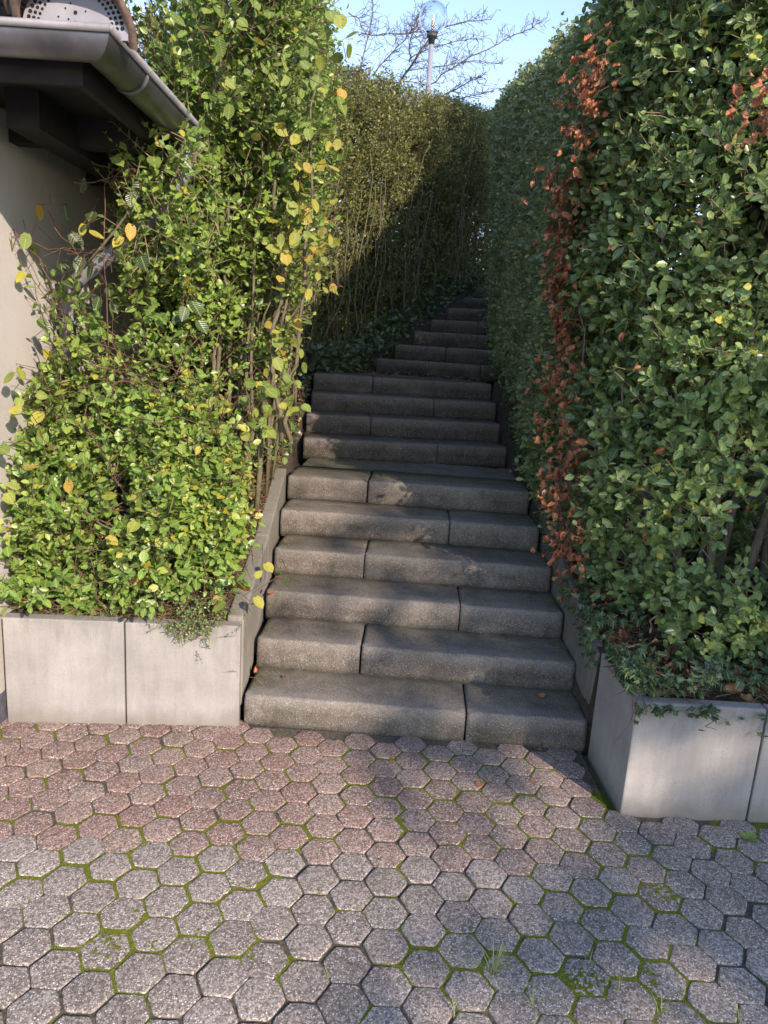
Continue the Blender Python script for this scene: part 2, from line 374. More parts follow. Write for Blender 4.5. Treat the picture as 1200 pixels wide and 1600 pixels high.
class Leaves:
    """batches of leaves to become ONE mesh"""
    def __init__(s): s.V = []; s.L = []; s.C = []; s.rnd = []; s.lu = []; s.lv = []; s.n = 0
    def add(s, tmpl, P, D, N, size, rnd, width=1.0):
        tv, tf = tmpl; P = np.asarray(P, float); n = len(P)
        if n == 0: return
        D = unit(np.asarray(D, float)); N = np.asarray(N, float); N = unit(N - D * (N * D).sum(1, keepdims=True)); S = np.cross(N, D)
        size = np.broadcast_to(size, n); width = np.broadcast_to(width, n)
        V = P[:, None, :] + size[:, None, None] * (tv[None, :, 0:1] * D[:, None, :] + tv[None, :, 1:2] * width[:, None, None] * S[:, None, :] + tv[None, :, 2:3] * N[:, None, :])
        k = len(tv); off = s.n + np.arange(n) * k
        fl = np.concatenate([np.array(f) for f in tf]); fc = np.array([len(f) for f in tf])
        s.V.append(V.reshape(-1, 3)); s.L.append((off[:, None] + fl[None, :]).ravel()); s.C.append(np.tile(fc, n))
        s.rnd.append(np.repeat(np.clip(np.broadcast_to(rnd, n), 0, 1), k)); s.lu.append(np.tile(tv[:, 0], n)); s.lv.append(np.tile(tv[:, 1], n)); s.n += n * k
    def build(s, name, mat, parent=None):
        me = mesh_np(name, np.concatenate(s.V), np.concatenate(s.L), np.concatenate(s.C),
                     {'rnd': ('POINT', np.concatenate(s.rnd)), 'lu': ('POINT', np.concatenate(s.lu)), 'lv': ('POINT', np.concatenate(s.lv))}, True)
        return link(name, me, mat, parent)
class Sticks:
    """thin three-sided twigs to become ONE mesh"""
    def __init__(s): s.V = []; s.L = []; s.n = 0
    def add(s, A, B, ra, rb):
        A = np.asarray(A, float); B = np.asarray(B, float); n = len(A)
        if n == 0: return
        t = unit(B - A); h = np.where(np.abs(t[:, 2:3]) < .9, np.array([[0, 0, 1.]]), np.array([[1., 0, 0]])); u = unit(np.cross(t, h)); w = np.cross(t, u)
        ra = np.broadcast_to(ra, n)[:, None]; rb = np.broadcast_to(rb, n)[:, None]
        ring = []
        for k in range(3):
            d = u * math.cos(k * 2.0944) + w * math.sin(k * 2.0944); ring += [A + d * ra]
        for k in range(3):
            d = u * math.cos(k * 2.0944) + w * math.sin(k * 2.0944); ring += [B + d * rb]
        V = np.stack(ring, 1).reshape(-1, 3); off = s.n + np.arange(n) * 6
        q = np.array([0, 1, 4, 3, 1, 2, 5, 4, 2, 0, 3, 5])
        s.V.append(V); s.L.append((off[:, None] + q).ravel()); s.n += 6 * n
    def poly(s, pts, r0, r1):
        pts = np.asarray(pts, float); rr = np.linspace(r0, r1, len(pts))
        s.add(pts[:-1], pts[1:], rr[:-1], rr[1:])
    def build(s, name, mat, parent=None):
        L = np.concatenate(s.L)
        return tag(link(name, mesh_np(name, np.concatenate(s.V), L, np.full(len(L) // 4, 4), None, True), mat, parent), kind='stuff')

def shoots(rng, P, D, L, pairs, size, leaves, sticks=None, tmpl=T_LEAF, ang=(.7, 1.25), up=.35, rnd_fn=None, stick_frac=1.0, rad=.0016, width=(.9, 1.25), keep=.9):
    """leafy shoots: opposite pairs of leaves, each pair turned a quarter from the last"""
    n = len(P); D = unit(D); L = np.broadcast_to(L, n)
    h = np.where(np.abs(D[:, 2:3]) < .9, np.array([[0, 0, 1.]]), np.array([[1., 0, 0]])); U = unit(np.cross(D, h)); V = np.cross(D, U)
    bend = rng.normal(0, .25, (n, 3)); phi0 = rng.uniform(0, math.pi, n)
    srnd = rng.normal(0, .12, n)
    for k in range(pairs):
        t = (k + .6) / pairs
        C = P + D * (L * t)[:, None] + bend * (L * t * t * .6)[:, None]
        for sg in (1, -1):
            phi = phi0 + k * 1.5708 + rng.normal(0, .3, n); side = sg * (np.cos(phi)[:, None] * U + np.sin(phi)[:, None] * V)
            a = rng.uniform(*ang, n) * (1.12 - .55 * t); ca = np.cos(a)[:, None]; sa = np.sin(a)[:, None]
            ld = D * ca + side * sa + rng.normal(0, .16, (n, 3)) - np.array([0, 0, .12])
            ln = D * sa - side * ca + np.array([0, 0, up]) + rng.normal(0, .22, (n, 3))
            ok = rng.random(n) < keep
            sz = size * rng.uniform(.5, 1.24, n) * (1.0 - .45 * max(0, t - .6) / .4)
            r = np.clip(rng.beta(2.2, 2.4, n) + srnd, 0, 1) if rnd_fn is None else rnd_fn(rng, C, srnd)
            leaves.add(tmpl, C[ok], ld[ok], ln[ok], sz[ok], r[ok], rng.uniform(*width, n)[ok])
    if sticks is not None:
        ok = rng.random(n) < stick_frac
        A = P - D * (L * .35)[:, None]; Mid = P + D * (L * .5)[:, None] + bend * (L * .15)[:, None]; B = P + D * L[:, None] + bend * (L * .6)[:, None]
        sticks.add(A[ok], Mid[ok], rad * 1.3, rad); sticks.add(Mid[ok], B[ok], rad, rad * .5)

class Path:
    def __init__(s, pts, side):                                # side +1: normal to the right of travel
        s.p = np.array(pts, float); d = np.diff(s.p, axis=0); s.l = np.linalg.norm(d, axis=1); s.c = np.concatenate([[0], np.cumsum(s.l)]); s.side = side
        t = unit(d); vt = np.concatenate([t[:1], unit(t[:-1] + t[1:]), t[-1:]]); s.vt = vt
    def ev(s, q):
        x = np.interp(q, s.c, s.p[:, 0]); y = np.interp(q, s.c, s.p[:, 1])
        t = unit(np.stack([np.interp(q, s.c, s.vt[:, 0]), np.interp(q, s.c, s.vt[:, 1])], 1))
        n = np.stack([t[:, 1], -t[:, 0]], 1) * s.side
        return np.stack([x, y], 1), n, t
def hedge_pts(rng, path, ground, top, n, depth, bulge=.08, dens=None, off=None, hr=(0, 1), topfrac=.1, thick=.6, nseed=0, lean=.55):
    """shoot bases and directions on the trimmed face (and the top) of a hedge"""
    q = rng.uniform(0, path.c[-1], n); xy, nn, tt = path.ev(q)
    g = ground(xy); tp = top(xy, q); h = rng.uniform(hr[0], hr[1], n)
    z = g + (tp - g) * h
    on_top = rng.random(n) < topfrac
    d = rng.exponential(depth, n); d = np.minimum(d, thick)
    d = np.where(on_top, rng.uniform(0, thick, n), d); z = np.where(on_top, tp - rng.exponential(depth, n) * .6, z)
    o = off(q, h) if off is not None else 0
    P3 = np.concatenate([xy, z[:, None]], 1)
    b = (vnoise(P3, 2.6, nseed) - .5) * 2 * bulge + (vnoise(P3, 7, nseed + 1) - .5) * bulge
    P = P3.copy(); P[:, :2] += nn * (b + o - d)[:, None]
    # rounded top shoulder
    sh = np.clip((h - .93) / .07, 0, 1); P[:, :2] -= nn * (sh * .10)[:, None] * (~on_top)[:, None]
    P[:, 2] += (vnoise(P3, 4, nseed + 2) - .5) * .10 * on_top
    N3 = np.concatenate([nn, np.zeros((n, 1))], 1); N3 = np.where(on_top[:, None], N3 * .15 + np.array([0, 0, .6]), N3)
    D = N3 * .75 + np.array([0, 0, lean]) + rng.normal(0, .42, (n, 3))
    if dens is not None:
        ok = rng.random(n) < dens(P, h, q, on_top); P, D, h = P[ok], D[ok], h[ok]
    return P, D, h
def stem(name, base, tip, r0, r1, mat, parent, rng, wob=.06, n=7, sides=7):
    base = np.array(base, float); tip = np.array(tip, float); pts = []
    w = rng.normal(0, wob, (n, 3)); w[0] = 0; w[:, 2] *= .3
    w = np.cumsum(w, 0) * .55
    for i in range(n):
        t = i / (n - 1); pts.append(base + (tip - base) * t + w[i])
    m = MB(); m.tube(pts, [r0 + (r1 - r0) * (i / (n - 1)) for i in range(n)], sides)
    return m.build(name, mat, parent, True), pts

# ------------------------------------------------------------------ levels of the place
RISE = .13984
FL1 = [(-.56, 2.96), (-.56, 3.25), (-.57, 3.54), (-.58, 3.85), (-.60, 4.17), (-.61, 4.51)]
FL2 = [(-.61, 5.27), (-.63, 5.57), (-.63, 5.87), (-.65, 6.15)]
YAW1, YAW2, SW = R(-1.9), R(6.5), 1.5
def stair_level(y):
    return np.interp(y, [2.9, 4.5, 5.25, 6.2, 7.0, 7.3, 9.3, 10.5, 14], [0.05, .72, .84, 1.36, 1.42, 1.5, 2.35, 2.75, 3.3])
def bed_level(y):
    return np.interp(y, [2.4, 3.0, 4.5, 5.3, 6.2, 7.0, 9.3, 10.5, 14, 40], [.41, .45, .86, .95, 1.40, 1.46, 2.36, 2.76, 3.3, 4.5])
def ground_z(x, y):
    left = (x < -.60) & (y > 2.955); right = (x > .985) & (y > 2.52)
    turn = np.interp(y, [6.5, 7.05, 9.0], [0, .45, 1.5])                    # the stair corridor bends to the right
    lb = np.interp(y, [2.9, 4.5, 6.2], [-.60, -.64, -.69]); rb = np.interp(y, [2.9, 4.5, 5.3, 6.5], [.95, .92, .90, .88])
    corr = (x > lb + turn) & (x < rb + turn) & (y > 2.93)
    z = np.where(left | right, bed_level(y), -.035)
    z = np.where((x >= -.62) & (x <= .985) & (y > 2.93), bed_level(y), z)
    z = np.where(corr, stair_level(y) - .22, z)
    return z
gx = np.unique(np.concatenate([[-200, -60, -25, -12, -6], np.linspace(-3, -1.6, 6), np.linspace(-1.55, -.76, 9), np.linspace(-.72, .965, 43), [.9799, .9851], np.linspace(1.02, 3, 22), [4, 6, 12, 25, 60, 200]]))
gy = np.unique(np.concatenate([[-200, -60, -25, -10, -4, 0, 1.5, 2.3], [2.5199, 2.5201, 2.9299, 2.9301, 2.9549, 2.9551], np.linspace(3.0, 11, 120), [12, 14, 20, 40, 80, 200]]))
X, Y = np.meshgrid(gx, gy); Z = ground_z(X, Y) + (vnoise(np.stack([X.ravel(), Y.ravel(), 0 * X.ravel()], 1), 3.1, 3).reshape(X.shape) - .5) * .05 * (Y > 3)
nx, ny = len(gx), len(gy)
ii = (np.arange(ny - 1)[:, None] * nx + np.arange(nx - 1)[None, :]).ravel()
me = mesh_np('ground', np.stack([X, Y, Z], 2), np.stack([ii, ii + 1, ii + nx + 1, ii + nx], 1), np.full(len(ii), 4))
tag(link('ground', me, M['soil']), kind='structure')

# ------------------------------------------------------------------ paving of hexagonal stones with mossy joints
def build_paving():
    rng = np.random.default_rng(3)
    s = .0735; px_, py_ = 1.5 * s, math.sqrt(3) * s * 1.02
    yaw = R(.8); ca, sa = math.cos(yaw), math.sin(yaw)
    V = []; Lp = []; C = []; red = []; rn = []; nb = 0
    edge_pts = []
    for i in range(-34, 40):
        for j in range(-12, 30):
            cx = i * px_; cy = j * py_ + (py_ / 2 if i % 2 else 0) + .02
            x, y = ca * cx - sa * cy, sa * cx + ca * cy
            if not (-3.2 < x < 3.6 and -.6 < y < 3.05): continue
            if y > 2.93 and x > -.55: continue
            if x > .93 and y > 2.47: continue
            if x < -1.60 and y > 2.70: continue
            h = _hash(np.array([i]), np.array([j]), np.array([5]), 1)[0]
            pair = _hash(np.array([i]), np.array([(j + (i * 7) % 2) // 2]), np.array([9]), 2)[0]
            first = (j + (i * 7) % 2) % 2 == 0
            dy = (.0031 if first else -.0031) if pair < .68 else rng.normal(0, .0012)
            jx, jy = rng.normal(0, .0022), rng.normal(0, .0014) + dy
            rot = rng.normal(0, .012); ht = rng.normal(0, .0008); tx, ty = rng.normal(0, .008, 2)
            isred = 1.0 if (cy > 2.14 + (rng.normal(0, .01))) else 0.0
            rr = s - .0036 + rng.normal(0, .0006)
            base = [(-1, .0), (.0, .0), (.0035, -.0016), (.007, -.0065), (.008, -.034)]
            ang = [k * math.pi / 3 + rot for k in range(6)]
            dark = 1.0 if (x > .95 and y > 2.1 and rng.random() < .6) else 0
            N = 4                                                # points per edge: slightly ragged arrises
            ring_n = 6 * N
            rag = rng.normal(0, .0009, ring_n)
            rings = []
            for (gro, dz) in ((-.0055, 0), (-.0020, -.0006), (-.0004, -.0028), (0, -.034)):
                ring = []
                for k in range(6):
                    a0, a1 = ang[k], ang[(k + 1) % 6] if k < 5 else ang[0] + 2 * math.pi
                    for t in range(N):
                        f = t / N
                        qx = rr * ((1 - f) * math.cos(a0) + f * math.cos(a1)); qy = rr * ((1 - f) * math.sin(a0) + f * math.sin(a1)) * 1.02
                        l = math.hypot(qx, qy); k2 = (l + gro + rag[k * N + t]) / l
                        if t == 0: k2 *= .975
                        qx *= k2; qy *= k2
                        ring.append((x + jx + qx, y + jy + qy, dz + ht + qx * tx + qy * ty))
                rings.append(ring)
            V += [(x + jx, y + jy, ht)] + [p for r_ in rings for p in r_]
            for k in range(ring_n):
                Lp += [nb, nb + 1 + k, nb + 1 + (k + 1) % ring_n]; C.append(3)
            for r_ in range(3):
                b = nb + 1 + r_ * ring_n
                for k in range(ring_n):
                    Lp += [b + k, b + ring_n + k, b + ring_n + (k + 1) % ring_n, b + (k + 1) % ring_n]; C.append(4)
            cnt = 1 + 4 * ring_n
            red += [isred * float(np.interp(x, [-.2, .5], [1, .6])) * (.25 if (x > .82 and y < 2.47 + .1 * rng.random()) else 1)] * cnt; rn += [float(np.clip(rng.normal(.5, .22) - .3 * dark, 0, 1))] * cnt; nb += cnt
    me = mesh_np('paving', np.array(V), Lp, C, {'red': ('POINT', red), 'rnd': ('POINT', rn)})
    tag(link('paving', me, M['paver']), kind='structure')
    # joint bed: a fine sheet that swells with moss
    xs = np.arange(-1.9, 2.0, .006); ys = np.arange(.75, 3.04, .006)
    X, Y = np.meshgrid(xs, ys); P = np.stack([X.ravel(), Y.ravel(), np.zeros(X.size)], 1)
    m = vnoise(P, 2.4, 11) * .40 + vnoise(P, 9, 12) * .42 + vnoise(P, 30, 13) * .18
    m = np.clip((m - .395) / .16, 0, 1) * np.interp(P[:, 1], [1.4, 2.2, 2.8, 2.93], [1.0, .95, .7, .3])
    z = -.0078 + m * .0058 + (vnoise(P, 150, 14) - .5) * .0028 * (.4 + m)
    P[:, 2] = z
    bad = ((P[:, 0] > .93) & (P[:, 1] > 2.49)) | ((P[:, 1] > 2.955)) | ((P[:, 0] < -.57) & (P[:, 1] > 2.87 + (P[:, 0] + 1.544) * .09))
    P[bad, 2] = -.03
    nx, ny = len(xs), len(ys); ii = (np.arange(ny - 1)[:, None] * nx + np.arange(nx - 1)[None, :]).ravel()
    me = mesh_np('moss', P, np.stack([ii, ii + 1, ii + nx + 1, ii + nx], 1), np.full(len(ii), 4), {'moss': ('POINT', m)}, True)
    tag(link('moss', me, M['joint']), 'green moss and dark dirt filling the joints between hexagonal pavers', 'moss', kind='stuff')
    mb = MB(); mb.box((-60, -60, -.12), (60, 2.46, -.027)); mb.box((-1.62, 2.464, -.12), (.935, 2.97, -.0272))
    tag(mb.build('paving_bed', simple('worn yard paving', (.27, .25, .23), .9, 0, .3, 6)), kind='structure')
build_paving()

# ------------------------------------------------------------------ concrete steps
def block_mesh(x0, x1, y0, z0, z1, depth, rng, frame, moss=0, upper_shade=0):
    """a concrete block with a worn, rounded nosing; frame maps (along, back, up) to the world"""
    r = .016
    prof = [(0.002, z0), (0, z0 + .04), (0, z0 + .08), (.0, z1 - r)]
    for k in range(1, 6): a = k / 6 * math.pi / 2; prof.append((r - r * math.cos(a), z1 - r + r * math.sin(a)))
    prof += [(r, z1), (.06, z1), (.11, z1), (.17, z1), (.24, z1), (depth, z1 + .001), (depth, z0)]
    n = max(10, int((x1 - x0) / .016)); V = []; nose = []; face = []; mo = []
    for i in range(n + 1):
        t = i / n; x = x0 + (x1 - x0) * t
        e = min(i, n - i); ins = (.007, .0015)[e] if e < 2 else 0
        for (b, z) in prof:
            V.append((x, b, z)); 
            nz = 1.0 if 3 <= prof.index((b, z)) <= 10 else 0.0
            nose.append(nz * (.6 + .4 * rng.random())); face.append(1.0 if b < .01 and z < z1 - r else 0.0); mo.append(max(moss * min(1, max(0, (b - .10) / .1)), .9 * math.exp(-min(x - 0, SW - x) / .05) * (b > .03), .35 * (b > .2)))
        if ins:
            for k in range(len(prof)):
                q = V[-len(prof) + k]; yb, zz = q[1], q[2]
                if zz > z1 - r - .02: V[-len(prof) + k] = (q[0], yb + (ins if yb < r else 0), zz - ins * .8)
    V = np.array(V)
    W3 = np.stack([V[:, 0] + frame[0] * 7, V[:, 1], V[:, 2] + frame[1] * 3], 1)
    d = (vnoise(W3, 14, 21) - .5) * .006 + (vnoise(W3, 55, 22) - .5) * .005 + np.where(vnoise(W3, 24, 24) > .84, .008, 0)
    top = V[:, 2] > z0 + .02
    V[:, 1] += np.where((V[:, 1] < .03) & top, d, 0); V[:, 2] += np.where((V[:, 2] > z1 - r - .005), (vnoise(W3, 11, 23) - .5) * .006, 0)
    x, y, yaw = frame; c, s = math.cos(yaw), math.sin(yaw)
    Wd = np.stack([x + c * V[:, 0] - s * V[:, 1], y + s * V[:, 0] + c * V[:, 1], V[:, 2]], 1)
    m = len(prof); Lp = []; C = []
    for i in range(n):
        for k in range(m):
            Lp += [i * m + k, (i + 1) * m + k, (i + 1) * m + (k + 1) % m, i * m + (k + 1) % m]; C.append(4)
    Lp += list(range(m)); C.append(m); Lp += list(range(n * m, n * m + m))[::-1]; C.append(m)
    return mesh_np('step_block', Wd, Lp, C, {'nose': ('POINT', nose), 'face': ('POINT', face), 'moss': ('POINT', mo), 'upper_shade': ('POINT', np.full(len(Wd), upper_shade))}, False)
ORD = ['', 'lowest', 'second', 'third', 'fourth', 'fifth', 'sixth', 'seventh', 'eighth', 'ninth', 'tenth', 'eleventh', 'twelfth', 'thirteenth', 'fourteenth', 'fifteenth', 'sixteenth', 'seventeenth', 'eighteenth']
STEP_LABEL = {1: 'lowest concrete step, resting on the red hexagonal paving, with a fallen leaf on it',
  2: 'second concrete step from the paving, split left of the middle by an open black joint',
  3: 'third concrete step from the paving, with a crooked joint right of the middle',
  4: 'fourth concrete step from the paving, between the two sloping edging slabs',
  5: 'fifth concrete step from the paving, just below the wide landing',
  6: 'sixth step from the paving, a wide mossy landing whose left corner is in the sun',
  7: 'lowest of the four narrower dark steps that rise behind the mossy landing',
  8: 'second of the four dark steps above the mossy landing, split left of the middle',
  9: 'third of the four dark steps above the mossy landing, split right of the middle',
  10: 'uppermost of the four dark steps above the mossy landing, with leaves lying on top',
  11: 'lowest step of the shaded upper flight that bends right, its short left block set back',
  12: 'second step of the shaded upper flight, the widest one in view there',
  13: 'third step of the shaded upper flight bending right behind the hedge',
  14: 'fourth step of the shaded upper flight bending right behind the hedge',
  15: 'fifth step of the shaded upper flight, half hidden by the right hedge',
  16: 'sixth step of the shaded upper flight, mostly hidden by the right hedge',
  17: 'topmost visible step, a dark sliver at the head of the stairs'}
def build_steps():
    rng = np.random.default_rng(5)
    pix = {11: (588, 565, 7.05), 12: (617, 543, 7.36), 13: (646, 525, 7.68), 14: (673, 507, 8.0), 15: (698, 491, 8.32), 16: (723, 475, 8.66), 17: (743, 458, 9.0)}
    yaws = {11: R(-2), 12: R(-7), 13: R(-14), 14: R(-20), 15: R(-25), 16: R(-28), 17: R(-30)}
    for i in range(1, 18):
        if i <= 6: (x, y), yaw = FL1[i - 1], YAW1
        elif i <= 10: (x, y), yaw = FL2[i - 7], YAW2
        else:
            a = at_y(*pix[i]); x, y, yaw = a[0], a[1], yaws[i]
        z0, z1 = (i - 1) * RISE, i * RISE
        root = empty('concrete_step', (x, y, z0), STEP_LABEL[i], 'step', 'concrete steps of the garden stair', yaw)
        j = (.655 if i % 2 else .33) * SW + rng.normal(0, .008); gap = .010 if i in (1, 2, 6) else .006
        dp = .40
        for k, (a, b) in enumerate(((0, j - gap / 2), (j + gap / 2, SW))):
            back = .022 if (i == 11 and k == 0) else 0
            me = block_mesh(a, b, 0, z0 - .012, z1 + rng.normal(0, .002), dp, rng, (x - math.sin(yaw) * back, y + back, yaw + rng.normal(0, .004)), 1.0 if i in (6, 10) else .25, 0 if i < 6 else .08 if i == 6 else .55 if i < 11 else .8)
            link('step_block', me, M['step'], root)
        if i in (6, 10):                                        # the landing behind the block
            c, s = math.cos(yaw), math.sin(yaw); m = MB(); dep = .90 if i == 6 else 1.15
            q = [(a_, b_) for a_ in np.linspace(.02, SW - .02, 30) for b_ in np.linspace(dp + .004, dep, 14)]
            V = np.array([(x + c * a_ - s * b_, y + s * a_ + c * b_, z1 - .004) for a_, b_ in q]); V[:, 2] += (vnoise(V, 20, 31) - .5) * .012
            n2 = 14; idx = [(p * n2 + r_, (p + 1) * n2 + r_, (p + 1) * n2 + r_ + 1, p * n2 + r_ + 1) for p in range(29) for r_ in range(n2 - 1)]
            mo = np.array([np.interp(a_, [0, .45, .7, SW], [.9, .8, .2, .3]) for a_, b_ in q])
            me = mesh_np('landing_infill', V, np.array(idx), np.full(len(idx), 4), {'nose': ('POINT', V[:, 0] * 0), 'face': ('POINT', V[:, 0] * 0), 'moss': ('POINT', mo)}, True)
            link('landing_infill', me, M['step'], root)
build_steps()

# ------------------------------------------------------------------ planter walls and sloping edging slabs
def slab_obj(name, p, mat, parent=None, label=None, cat=None, group=None, bevel=.006):
    m = MB(); m.hexa(p); o = m.build(name, mat, parent, False, bevel, 2)
    return tag(o, label, cat, group) if label else o
def seg_slab(a, b, t, z0, z1a, z1b=None):
    """upright slab from a to b, its thickness t to the left of the way it runs"""
    a = np.array(a, float); b = np.array(b, float); d = unit((b - a)[None])[0]; n = np.array([-d[1], d[0]]) * t
    z1b = z1a if z1b is None else z1b
    return [(*a, z0), (*b, z0), (*(b + n), z0), (*(a + n), z0), (*a, z1a), (*b, z1b), (*(b + n), z1b), (*(a + n), z1a)]
lw = empty('planter_wall', (-1.06, 2.9, 0), 'pale sunlit concrete planter wall of two slabs left of the steps', 'planter wall', 'concrete planter walls beside the steps')
A, B = np.array([-1.548, 2.845]), np.array([-.577, 2.935]); mid = A + (B - A) * .505
d_ = (B - A) / np.linalg.norm(B - A)
slab_obj('wall_slab', seg_slab(A, mid - d_ * .003, .06, -.05, .474, .470), M['slab'], lw)
slab_obj('wall_slab', seg_slab(mid + d_ * .003, B, .06, -.05, .468, .466), M['slab'], lw)
rw = empty('planter_wall', (1.2, 2.5, 0), 'grey shaded concrete planter wall with ivy hanging over it, right of the steps', 'planter wall', 'concrete planter walls beside the steps')
slab_obj('wall_slab', seg_slab((.962, 2.468), (1.442, 2.478), .055, -.05, .465, .462), M['slab'], rw)
slab_obj('wall_slab', seg_slab((1.450, 2.480), (1.95, 2.492), .055, -.05, .460), M['slab'], rw)
slab_obj('wall_slab', seg_slab((1.958, 2.493), (2.46, 2.50), .055, -.05, .462), M['slab'], rw)
slab_obj('wall_slab', seg_slab((.951, 2.90), (.966, 2.535), .055, -.05, .467), M['slab'], rw)
# sloping edging
def edging(inner, z, t, label):
    m = MB(); n = len(inner)
    for i in range(n - 1):
        (x0, y0), (x1, y1) = inner[i], inner[i + 1]
        p = [(x0, y0, z[i] - .42), (x0 + t, y0, z[i] - .42), (x1 + t, y1 - .004, z[i + 1] - .42), (x1, y1 - .004, z[i + 1] - .42), (x0, y0, z[i]), (x0 + t, y0, z[i]), (x1 + t, y1 - .004, z[i + 1]), (x1, y1 - .004, z[i + 1])]
        m.hexa(p)
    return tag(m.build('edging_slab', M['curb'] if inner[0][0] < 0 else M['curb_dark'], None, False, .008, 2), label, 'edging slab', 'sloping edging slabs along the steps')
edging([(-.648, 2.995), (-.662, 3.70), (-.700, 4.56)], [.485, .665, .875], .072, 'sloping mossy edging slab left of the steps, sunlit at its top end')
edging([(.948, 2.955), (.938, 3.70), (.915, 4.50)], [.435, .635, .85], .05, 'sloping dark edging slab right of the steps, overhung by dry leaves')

# ------------------------------------------------------------------ the house at the left edge
def build_house():
    h = empty('house', (-4.5, 5.5, 0), 'cream rendered house corner at the left edge, with dark eaves and zinc gutter', 'house')
    WX, WY, EX, EY, EZ = -1.58, 2.74, -1.03, 2.53, 2.50           # wall corner and eaves corner
    m = MB(); m.box((-8.5, WY, .12), (WX, 9.5, 2.62)); m.build('wall', M['plaster'], h)
    m = MB(); m.box((-8.52, WY - .012, -.05), (WX + .012, 9.5, .118)); m.build('plinth', M['plinth'], h)
    m = MB(); m.box((-8.6, EY + .02, EZ - .03), (EX - .02, 9.8, EZ - .005)); m.build('soffit', M['wood'], h)
    m = MB(); m.box((EX - .02, EY + .02, EZ - .10), (EX + .005, 9.8, EZ + .07)); m.box((-8.6, EY - .005, EZ - .10), (EX + .005, EY + .018, EZ + .07)); m.build('fascia', M['wood'], h)
    m = MB(); m.box((WX + .15, WY + .1, EZ - .16), (WX + .27, 9.4, EZ - .032)); m.build('purlin', M['wood'], h)
    for yy in (3.15, 3.9, 4.65):
        m = MB(); m.box((WX + .001, yy, EZ - .14), (EX - .022, yy + .08, EZ - .031)); m.build('rafter', M['wood'], h)
    # roof: two hip slopes of lapped tiles
    pit = math.tan(R(33)); w = 7.4
    def tiles(side):
        m = MB(); rows = 12; rl = .30
        for r_ in range(rows):
            o0, o1 = r_ * rl, (r_ + 1) * rl + .04
            z0 = EZ + .05 + o0 * pit + .035; z1 = EZ + .05 + o1 * pit
            L = (7.5 if side else 7.2); cnt = int(L / .22)
            for k in range(cnt):
                a0 = k * .22 + .02; a1 = a0 + .216
                if a0 < o0 - .1 or (r_ < 2 and a0 < (.36 if not side else .30)): continue
                pts = []
                for (o, z) in ((o0, z0), (o1, z1)):
                    for q in range(6):
                        t = q / 5; a = a0 + (a1 - a0) * t; zz = z + .028 * math.sin(t * math.pi * 2) + random.uniform(-.002, .002)
                        pts.append(((EX + .04 - a), EY + .0 + o - .05, zz) if not side else (EX + .05 - o, EY + a - .02, zz))
                b = [(p[0], p[1], p[2] - .022) for p in pts]
                f = []
                for q in range(5):
                    f.append((q, q + 1, q + 7, q + 6)); f.append((12 + q, 12 + q + 6, 12 + q + 7, 12 + q + 1)); f.append((q, 12 + q, 13 + q, q + 1))
                f += [(0, 6, 18, 12), (5, 17, 23, 11)]
                m.add(pts + b, f)
        return m
    rf = tiles(0).build('roof', M['tile'], h)
    tiles(1).build('roof', M['tile'], h)
    # half-round hip tiles climbing from the corner, closed by a perforated plate
    dirv = Vector((-1, 1, pit * 1.0)).normalized(); sidev = Vector((1, 1, 0)).normalized(); nup = sidev.cross(dirv) * -1
    if nup.z < 0: nup = -nup
    start = Vector((EX - .20, EY + .07, EZ + .045))
    # the plate stands upright above the front gutter, facing the paving
    pc = Vector((-1.015, EY - .075, EZ + .028)); pr = .158
    hd = Vector((-.62, 1, .62)).normalized(); hs = Vector((1, .05, 0)).normalized(); hu = hs.cross(hd).normalized()
    if hu.z < 0: hu = -hu
    for k in range(7):
        m = MB(); n = 14; v = []; f = []
        for e, (al, rr) in enumerate(((k * .36 - .01, pr + .022), (k * .36 + .42, pr - .005))):
            for th in (0, .022):
                for q in range(n + 1):
                    a = -.22 + (math.pi + .44) * q / n
                    v.append(pc + hd * al + (hs * math.cos(a) + hu * math.sin(a)) * (rr - .022 + th))
        N = n + 1
        for q in range(n):
            f += [(q, q + 1, 2 * N + q + 1, 2 * N + q), (N + q, 3 * N + q, 3 * N + q + 1, N + q + 1), (q, N + q, N + q + 1, q + 1), (2 * N + q, 2 * N + q + 1, 3 * N + q + 1, 3 * N + q)]
        m.add(v, f); m.build('hip_tile', M['tile'], h, True)
    m = MB(); n = 28; rim = [(pr * math.cos(a), pr * math.sin(a)) for a in [(-.12 + (math.pi + .24) * q / n) for q in range(n + 1)]]
    u = Vector((1, .02, 0)).normalized(); w_ = Vector((0, .12, 1)).normalized(); nn = u.cross(w_)
    v = [pc - nn * 0 + u * a + w_ * b for a, b in rim] + [pc + nn * -.012 + u * a + w_ * b for a, b in rim]
    if nn.y > 0: pass
    N = n + 1
    m.add(v, [tuple(range(N)), tuple(range(2 * N - 1, N - 1, -1))] + [(q, N + q, N + q + 1, q + 1) for q in range(n)])
    nplate = len(m.f); fy = nn if nn.y < 0 else -nn
    def hole(a, b, r_):
        c = pc + u * a + w_ * b + fy * .0015
        m.add([c + u * (r_ * math.cos(2 * math.pi * q / 10)) + w_ * (r_ * math.sin(2 * math.pi * q / 10)) for q in range(10)], [tuple(range(10))])
    for ring, (rr, r_) in enumerate(((.141, .0062), (.126, .0054), (.112, .0046))):
        cnt = 27 - ring * 2
        for q in range(cnt):
            a = .10 + (math.pi - .20) * q / (cnt - 1); hole(rr * math.cos(a), rr * math.sin(a), r_)
    for (a, b, r_) in ((0, .05, .006), (.0, .02, .007), (-.03, .06, .003), (-.05, .035, .003), (-.02, .03, .003), (.03, .055, .003), (-.015, .075, .003), (-.06, .01, .003), (.04, .02, .003)): hole(a, b, r_)
    vp = m.build('vent_plate', M['vent'], h); vp.data.materials.append(M['hole'])
